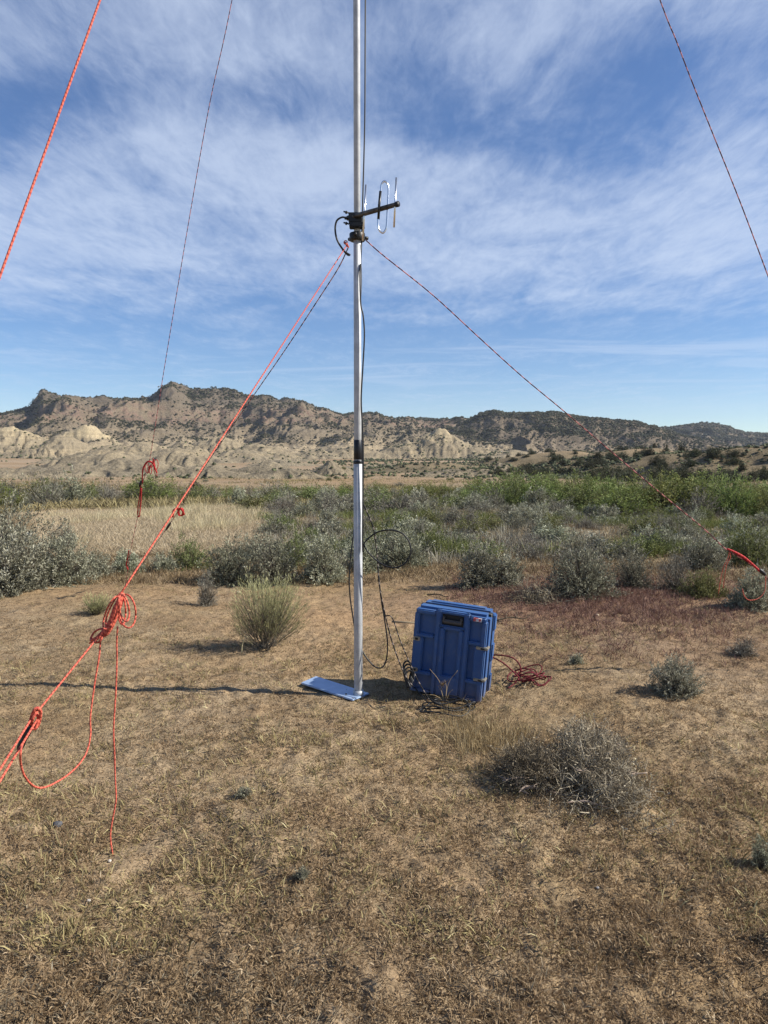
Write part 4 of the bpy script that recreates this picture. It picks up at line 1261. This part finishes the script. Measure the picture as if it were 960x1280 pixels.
# dry weed standing in front of the case
wp = ground(556, 884)
weed = MB()
for (tx, ty, b) in [(537, 836, .02), (572, 838, -.02), (556, 850, .01), (588, 880, 0), (548, 858, 0), (528, 868, .02), (566, 862, .0), (543, 872, 0)]:
    T_ = at(tx, ty, wp[1] - .02)
    add_tube(weed, crom([wp, (wp + T_) / 2 + np.array([b, 0, .03]), T_], 6), np.linspace(.0022, .0012, 13), 4, rng.uniform(.5, 1.0))
hd = at(553, 856, wp[1] - .02)
ribbons(weed, np.repeat(hd[None], 40, 0), hd + rng.normal(size=(40, 3)) * .022, np.full(40, .004), rng.random(40) * .4)
o = thing('dry_weed', 'thin dry weed with curved pale stalks in front of the case', 'plant', wp); obj('stalk', weed.mesh('stalk', DRYGRASS, wp), o)
wp = ground(302, 818); weed = MB(); add_tube(weed, crom([wp, at(303, 806, wp[1]), at(307, 797, wp[1]), at(312, 796, wp[1])], 5), .004, 4, 1.0)
o = thing('dry_weed', 'single pale stalk standing in the shadow of the yellow green bush', 'plant', wp); obj('stalk', weed.mesh('stalk', DRYGRASS, wp), o)

# ------------------------------------------------------------------ ropes
def rope_mat(name, c1, c2, k, duty, rough=.75):
    r_ = NT(name)
    f = r_.math('FRACT', r_.math('ADD', r_.math('MULTIPLY', r_.attr('len'), k), r_.math('MULTIPLY', r_.noise(r_.objc(), 9, 3), 2.2)))
    tw_ = r_.math('GREATER_THAN', f, duty)
    r_.base(r_.mix(tw_, c1, c2), rough, 0, .3)
    b = r_.n('ShaderNodeTexWave'); b.inputs['Scale'].default_value = 60; b.inputs['Distortion'].default_value = 2
    r_.l(r_.objc(), b.inputs['Vector']); r_.bump(b.outputs['Fac'], .4, .002)
    return r_.m


ORANGE = rope_mat('orange_rope', (.60, .130, .080), (.38, .060, .042), 55, .62)
REDR = rope_mat('red_rope', (.50, .030, .030), (.32, .016, .018), 40, .6)
PINKR = rope_mat('flecked_rope', (.050, .018, .022), (.60, .33, .33), 12, .55)
MIXR = rope_mat('red_flecked_rope', (.085, .018, .022), (.55, .20, .18), 14, .55)
WINE = rope_mat('wine_cord', (.14, .012, .018), (.085, .009, .012), 30, .6)

TOP = np.array([MX, MY, 9.6]); CLz = zpx(300)
CLP = lambda px, py, dy=0: at(px, py, MY + dy)


def lerp(a, b, n=40, sag=0.0):
    t_ = np.linspace(0, 1, n)[:, None]
    P_ = np.asarray(a) * (1 - t_) + np.asarray(b) * t_
    P_[:, 2] -= (4 * t_ * (1 - t_))[:, 0] * sag
    return P_


def on(a, b, py, ax=1):
    lo, hi = 0., 1.
    for _ in range(50):
        mid = (lo + hi) / 2
        q = a + (b - a) * mid
        v = proj(q)[ax] if (q - CAM) @ FWD > .1 else 1e9
        if v < py: lo = mid
        else: hi = mid
    return a + (b - a) * lo


def rope(parts, label, org, name='guy_rope'):
    """parts: list of (part name, material, [(path, radius)], parent index)"""
    th = thing(name, label, 'rope', org)
    made = []
    for nm, mt, paths, par in parts:
        m_ = MB()
        for p, r_ in paths: add_tube(m_, p, r_, 8)
        made.append(obj(nm, m_.mesh(nm, mt, org), th if par is None else made[par]))
    return th


# near left, lower (R1) -------------------------------------------------
S1 = CLP(434, 306, -.04)
ANL = ground(-264, 1362) if False else at(-264, 1362, 1.815); ANL[2] = max(ANL[2], 0.03)
pk = on(S1, ANL, 750)          # hank
Yk = pk[1]
q_ten = on(S1, ANL, 897); q_end = on(S1, ANL, 962)
off = pk - at(150, 750, Yk)
A = lambda px, py, dy=0: at(px, py, Yk + dy)
Yt = q_ten[1]
hx = lambda py: proj(on(S1, ANL, py))[0]
dx_ = lambda py, px: px  # image position as measured
line1 = lerp(S1, A(151, 742), 40)
line2 = np.concatenate([lerp(A(126, 792), at(44, 893, Yt), 14)])
line3a = lerp(at(40, 897, Yt), at(-70, 1075, 1.75), 20); line3b = lerp(at(46, 900, Yt), at(-64, 1082, 1.75), 20)
hank = crom([A(153, 741), A(149, 752), A(145, 763), A(140, 777), A(133, 789), A(127, 795)], 6)
loops = []
for k, (cx_, cy_, rx, ry, tilt, dy) in enumerate([(159, 764, 10.5, 21, -.10, -.03), (155, 760, 6, 17, -.18, -.05), (152, 761, 5, 20, -.05, .02), (139, 766, 6.5, 22, .38, -.03), (143, 763, 6, 24, .42, .02)]):
    a = np.linspace(.3, 2 * np.pi + .3, 26)
    ca_, sa_ = math.cos(tilt), math.sin(tilt)
    ex, ey = rx * np.cos(a), ry * np.sin(a)
    loops.append((np.stack([at(cx_ + ca_ * x_ - sa_ * y_, cy_ + sa_ * x_ + ca_ * y_, Yk + dy + .012 * math.sin(3 * z_)) for x_, y_, z_ in zip(ex, ey, a)]), .0036))
knot = [(crom([A(127, 790), A(120, 797, -.02), A(113, 800), A(118, 790, .02), A(128, 786), A(124, 797, -.02), A(112, 804)], 6), .0042), (crom([A(131, 790), A(126, 800, -.02), A(121, 803), A(115, 798, .03)], 6), .0045)]
tail = crom([A(147, 783, -.02), A(146, 800, -.01), A(146, 830), A(144.5, 870), A(142, 910), A(143, 940), A(144, 975), A(145, 1000), A(140.5, 1025), A(138, 1045), A(140, 1063), A(143, 1078)], 6)
sl = crom([A(126, 795), A(124, 820, -.02), A(119, 850, -.03), A(113, 895, -.05), A(113, 920, -.06), A(106, 945, -.10), A(88, 966, -.2), A(62, 982, -.35), A(45, 984, -.42), A(32, 972, -.5), A(26, 955, -.55), A(26, 938, -.6), at(29, 928, Yt)], 6)
kn2 = [(crom([at(50, 884, Yt), at(42, 896, Yt - .02), at(40, 905, Yt), at(47, 908, Yt + .02), at(51, 890, Yt), at(44, 886, Yt - .02), at(37, 905, Yt), at(44, 911, Yt), at(48, 896, Yt + .01), at(40, 890, Yt)], 6), .0055)]
tens = [(lerp(at(38, 908, Yt - .03), at(23, 938, Yt - .03), 8), np.array([.005, .012, .013, .011, .011, .013, .012, .005]))]
rope([('line', ORANGE, [(line1, np.linspace(.0030, .0040, 40)), (line2, .0038), (line3a, .0038), (line3b, .0038)], None), ('hank', ORANGE, [(hank, np.concatenate([np.linspace(.009, .016, 12), np.full(13, .016), np.linspace(.016, .010, 6)]))], None),
      ('loop', ORANGE, loops[:3], None), ('loop', ORANGE, loops[3:], None), ('knot', ORANGE, knot, None), ('tail', ORANGE, [(tail, .0033)], None), ('slack_loop', ORANGE, [(sl, .0036)], None), ('knot', ORANGE, kn2, None), ('tensioner', BLACK, tens, None)],
     'orange guy rope at near left with a hanging hank and long tail', pk)
# near left, upper (from mast top) --------------------------------------
pA = at(125, 0, 3.2); 
Yb = None
# choose depth along the line from the mast top to the anchor
anc = at(-350, 1380, 1.8)
dA = proj(on(TOP, anc, 345))
upL = [at(125 + (0 - 125) * f, 345 * f, 1 / (1 / on(TOP, anc, 0)[1] * (1 - f) + 1 / on(TOP, anc, 345)[1] * f)) for f in np.linspace(-.6, 1.9, 40)]
rope([('line', ORANGE, [(np.array(upL), .0044)], None)], 'orange guy rope slanting across the upper left corner of the sky', np.array(upL[-1]))
# back left, upper ------------------------------------------------------
ANB = ground(157, 733)
s0 = at(290, 0, on(TOP, ANB, 0)[1]); top_ = s0 + (s0 - at(187, 575, on(TOP, ANB, 575)[1])) * .35
yB = lambda py: on(TOP, ANB, py)[1]
B = lambda px, py, dy=0: at(px, py, yB(py) + dy)
lineB = [(crom([top_, B(290, 0), B(262, 130), B(238, 265), B(217, 390), B(203, 475), B(192, 545), B(186, 580), B(178, 605), B(174, 635), B(168, 665), B(162, 695), ANB + np.array([0, 0, .02])], 5), .0036)]
hankB = [(crom([B(178, 604), B(178, 592), B(180, 583), B(185, 577), B(191, 579), B(194, 586), B(196, 591)], 5), np.concatenate([np.linspace(.006, .011, 15), np.linspace(.011, .009, 16)]))]
lpB = []
for k in range(7):
    a = np.linspace(0, 2 * np.pi, 16); q1, q2, q3 = rng.normal(size=3)
    lpB.append((np.stack([B(189 + q1 * 3 + (2.5 + q3) * np.cos(z_ + k), 584 + q2 * 2.5 + (6 + q3) * np.sin(z_), -.03 + .02 * k) for z_ in a]), .0042))
tailB = [(crom([B(176, 606), B(175, 618), B(173, 630), B(172, 641), B(174, 646), B(176, 628), B(177, 610)], 5), .0062), (crom([B(161, 688), B(159, 700), B(158, 706), B(160, 712)], 5), .008)]
tensB = [(lerp(B(176.5, 601), B(174, 609), 6), np.array([.006, .015, .016, .015, .013, .006]))]
rope([('line', MIXR, lineB, None), ('hank', REDR, hankB, None), ('loop', REDR, lpB, None), ('tail', REDR, tailB[:1], None), ('lower_wrap', REDR, tailB[1:], None), ('tensioner', BLACK, tensB, None)],
     'flecked guy rope from the mast top, red hank curled at its back left end', ANB)
# back left, lower ------------------------------------------------------
S3 = CLP(436, 308, .04); ANC = ground(168, 722)
yC = lambda py: on(S3, ANC, py)[1]
C = lambda px, py, dy=0: at(px, py, yC(py) + dy)
lineC = [(crom([S3, C(423, 335), C(400, 371), C(360, 432), C(320, 490), C(280, 548), C(250, 593), C(222, 640), C(210, 658), C(190, 687), ANC + np.array([0, 0, .02])], 5), .0038)]
hankC = [(crom([C(216, 646), C(217, 638), C(222, 636), C(227, 637), C(230, 643)], 5), .012)]
lpC = [(np.stack([C(225 + k + 3 * np.cos(z_), 640 + 5 * np.sin(z_), .03 * k) for z_ in np.linspace(0, 6.28, 14)]), .005) for k in range(3)]
tensC = [(lerp(C(213.5, 653), C(207, 663), 6), np.array([.006, .013, .015, .015, .012, .006]))]
rope([('line', PINKR, lineC, None), ('hank', REDR, hankC, None), ('loop', REDR, lpC, None), ('tensioner', BLACK, tensC, None)],
     'dark flecked guy rope from the antenna collar, close beside the orange one', ANC)
# right, lower ----------------------------------------------------------
S4 = CLP(457, 300, -.02); AR = ground(1080, 838)
yE = lambda px: on(S4, AR, px, 0)[1]
E = lambda px, py, dy=0: at(px, py, yE(px) + dy)
lineE = [(crom([S4, E(480, 320), E(540, 368), E(600, 423), E(652, 470), E(705, 514), E(760, 561), E(830, 620), E(880, 661), E(908, 687), E(930, 700), E(952, 716), E(975, 740), E(1020, 785), AR], 5), .0038)]
bundE = [(crom([E(909, 686), E(918, 690), E(930, 697), E(941, 706), E(950, 714)], 5), np.concatenate([np.linspace(.006, .011, 10), np.linspace(.011, .009, 11)]))]
tailE = [(crom([E(912, 687), E(910, 697), E(905, 707), E(902, 718), E(900, 728), E(898, 742)], 5), .0028), (crom([E(912, 688), E(913, 697), E(909, 704), E(907, 712), E(904, 735)], 5), .0028), (crom([E(957, 720), E(956, 738), E(948, 748), E(936, 750), E(930, 744), E(928, 736)], 5), .0028)]
tensE = [(lerp(E(948, 711), E(957, 719), 6), np.array([.006, .014, .016, .016, .013, .006]))]
rope([('line', MIXR, lineE, None), ('bundle', REDR, bundE, None), ('tail', ORANGE, tailE[:1], None), ('tail', ORANGE, tailE[1:2], None), ('loose_end', ORANGE, tailE[2:], None), ('tensioner', BLACK, tensE, None)],
     'flecked guy rope slanting right from the antenna collar to a red bundle', AR)
# right, upper ----------------------------------------------------------
AR2 = ground(1130, 850)
upR = [(825, 0), (845, 50), (865, 102), (893, 172), (925, 252), (960, 345), (1000, 455)]
y2 = lambda py: on(TOP, AR2, py)[1]
D_ = lambda px, py: at(px, py, y2(py))
rope([('line', MIXR, [(crom([D_(825 - 78, -215)] + [D_(a, b) for a, b in upR] + [AR2], 6), .0038)], None)], 'flecked guy rope crossing the upper right corner of the sky', AR2)
# pink shackle knots at the collar
kp = zpx(303)
m = MB()
for s in (0, 1, 2):
    a = np.linspace(0, 6.28, 14); c = at(432 + s, 303 + s * 2, MY - .05); add_tube(m, np.stack([c[0] + .011 * np.cos(a + s), c[1] + .01 * np.sin(a), c[2] + .014 * np.sin(a)], -1), .0035, 6)
o = obj('rope_knot', m.mesh('rope_knot', ORANGE, at(433, 304, MY)), loc=at(433, 304, MY)); tag(o, 'small orange knot tied on the left of the antenna collar', 'knot')
# wine red cord right of the case
wc = [(crom([at(612, 819, 4.95), at(625, 819, 4.9), at(640, 822, 4.87), at(649, 830, 4.85), at(651, 840, 4.85)], 6), .0055), (crom([at(613, 820, 4.9), at(628, 828, 4.9), at(640, 838, 4.9), at(648, 846, 4.88)], 6), .0055)]
for k in range(7):
    a = np.linspace(0, 2 * np.pi, 26); c = ground(664 + rng.normal() * 5, 855 + rng.normal() * 2.5)
    wc.append((np.stack([c[0] + (.075 + .02 * rng.random()) * np.cos(a) + .02 * np.sin(2 * a + k), c[1] + (.045 + .02 * rng.random()) * np.sin(a), np.maximum(c[2] + .03 + .009 * k + .022 * np.sin(2 * a + k), c[2] + .008)], -1), .0048))
wc.append((crom([ground(652, 846) + [0, 0, .05], ground(645, 858) + [0, 0, .03], ground(635, 864) + [0, 0, .015]], 5), .005))
m = MB()
for p, r_ in wc: add_tube(m, p, r_, 7)
WO = ground(663, 855); tag(obj('cord_coil', m.mesh('cord_coil', WINE, WO), loc=WO), 'tangled coil of wine red cord on the ground right of the case', 'cord')
# grey pipe end behind the case
m = MB(); add_tube(m, [at(490, 777, MY + .35), at(530, 779, MY + .45)], .007, 10)
gp = at(505, 778, MY + .38); tag(obj('stick', m.mesh('stick', DEADTWIG, gp), loc=gp), 'grey stick poking out left behind the upper part of the case', 'stick')

# ------------------------------------------------------------------ air
hz = bpy.data.materials.new('haze'); hz.use_nodes = True
ht = hz.node_tree; ht.nodes.remove(ht.nodes['Principled BSDF'])
hv = ht.nodes.new('ShaderNodeVolumePrincipled'); hv.inputs['Color'].default_value = (.80, .88, 1, 1)
hv.inputs['Density'].default_value = .00005; hv.inputs['Anisotropy'].default_value = .1
ht.links.new(hv.outputs[0], ht.nodes['Material Output'].inputs['Volume'])
bm = bmesh.new(); bmesh.ops.create_cube(bm, size=1)
for v in bm.verts: v.co = Vector((v.co.x * 10600, v.co.y * 10600, -8 if v.co.z < 0 else 420))
me = bpy.data.meshes.new('haze'); bm.to_mesh(me); bm.free(); me.materials.append(hz)
tag(obj('haze', me), kind='stuff')
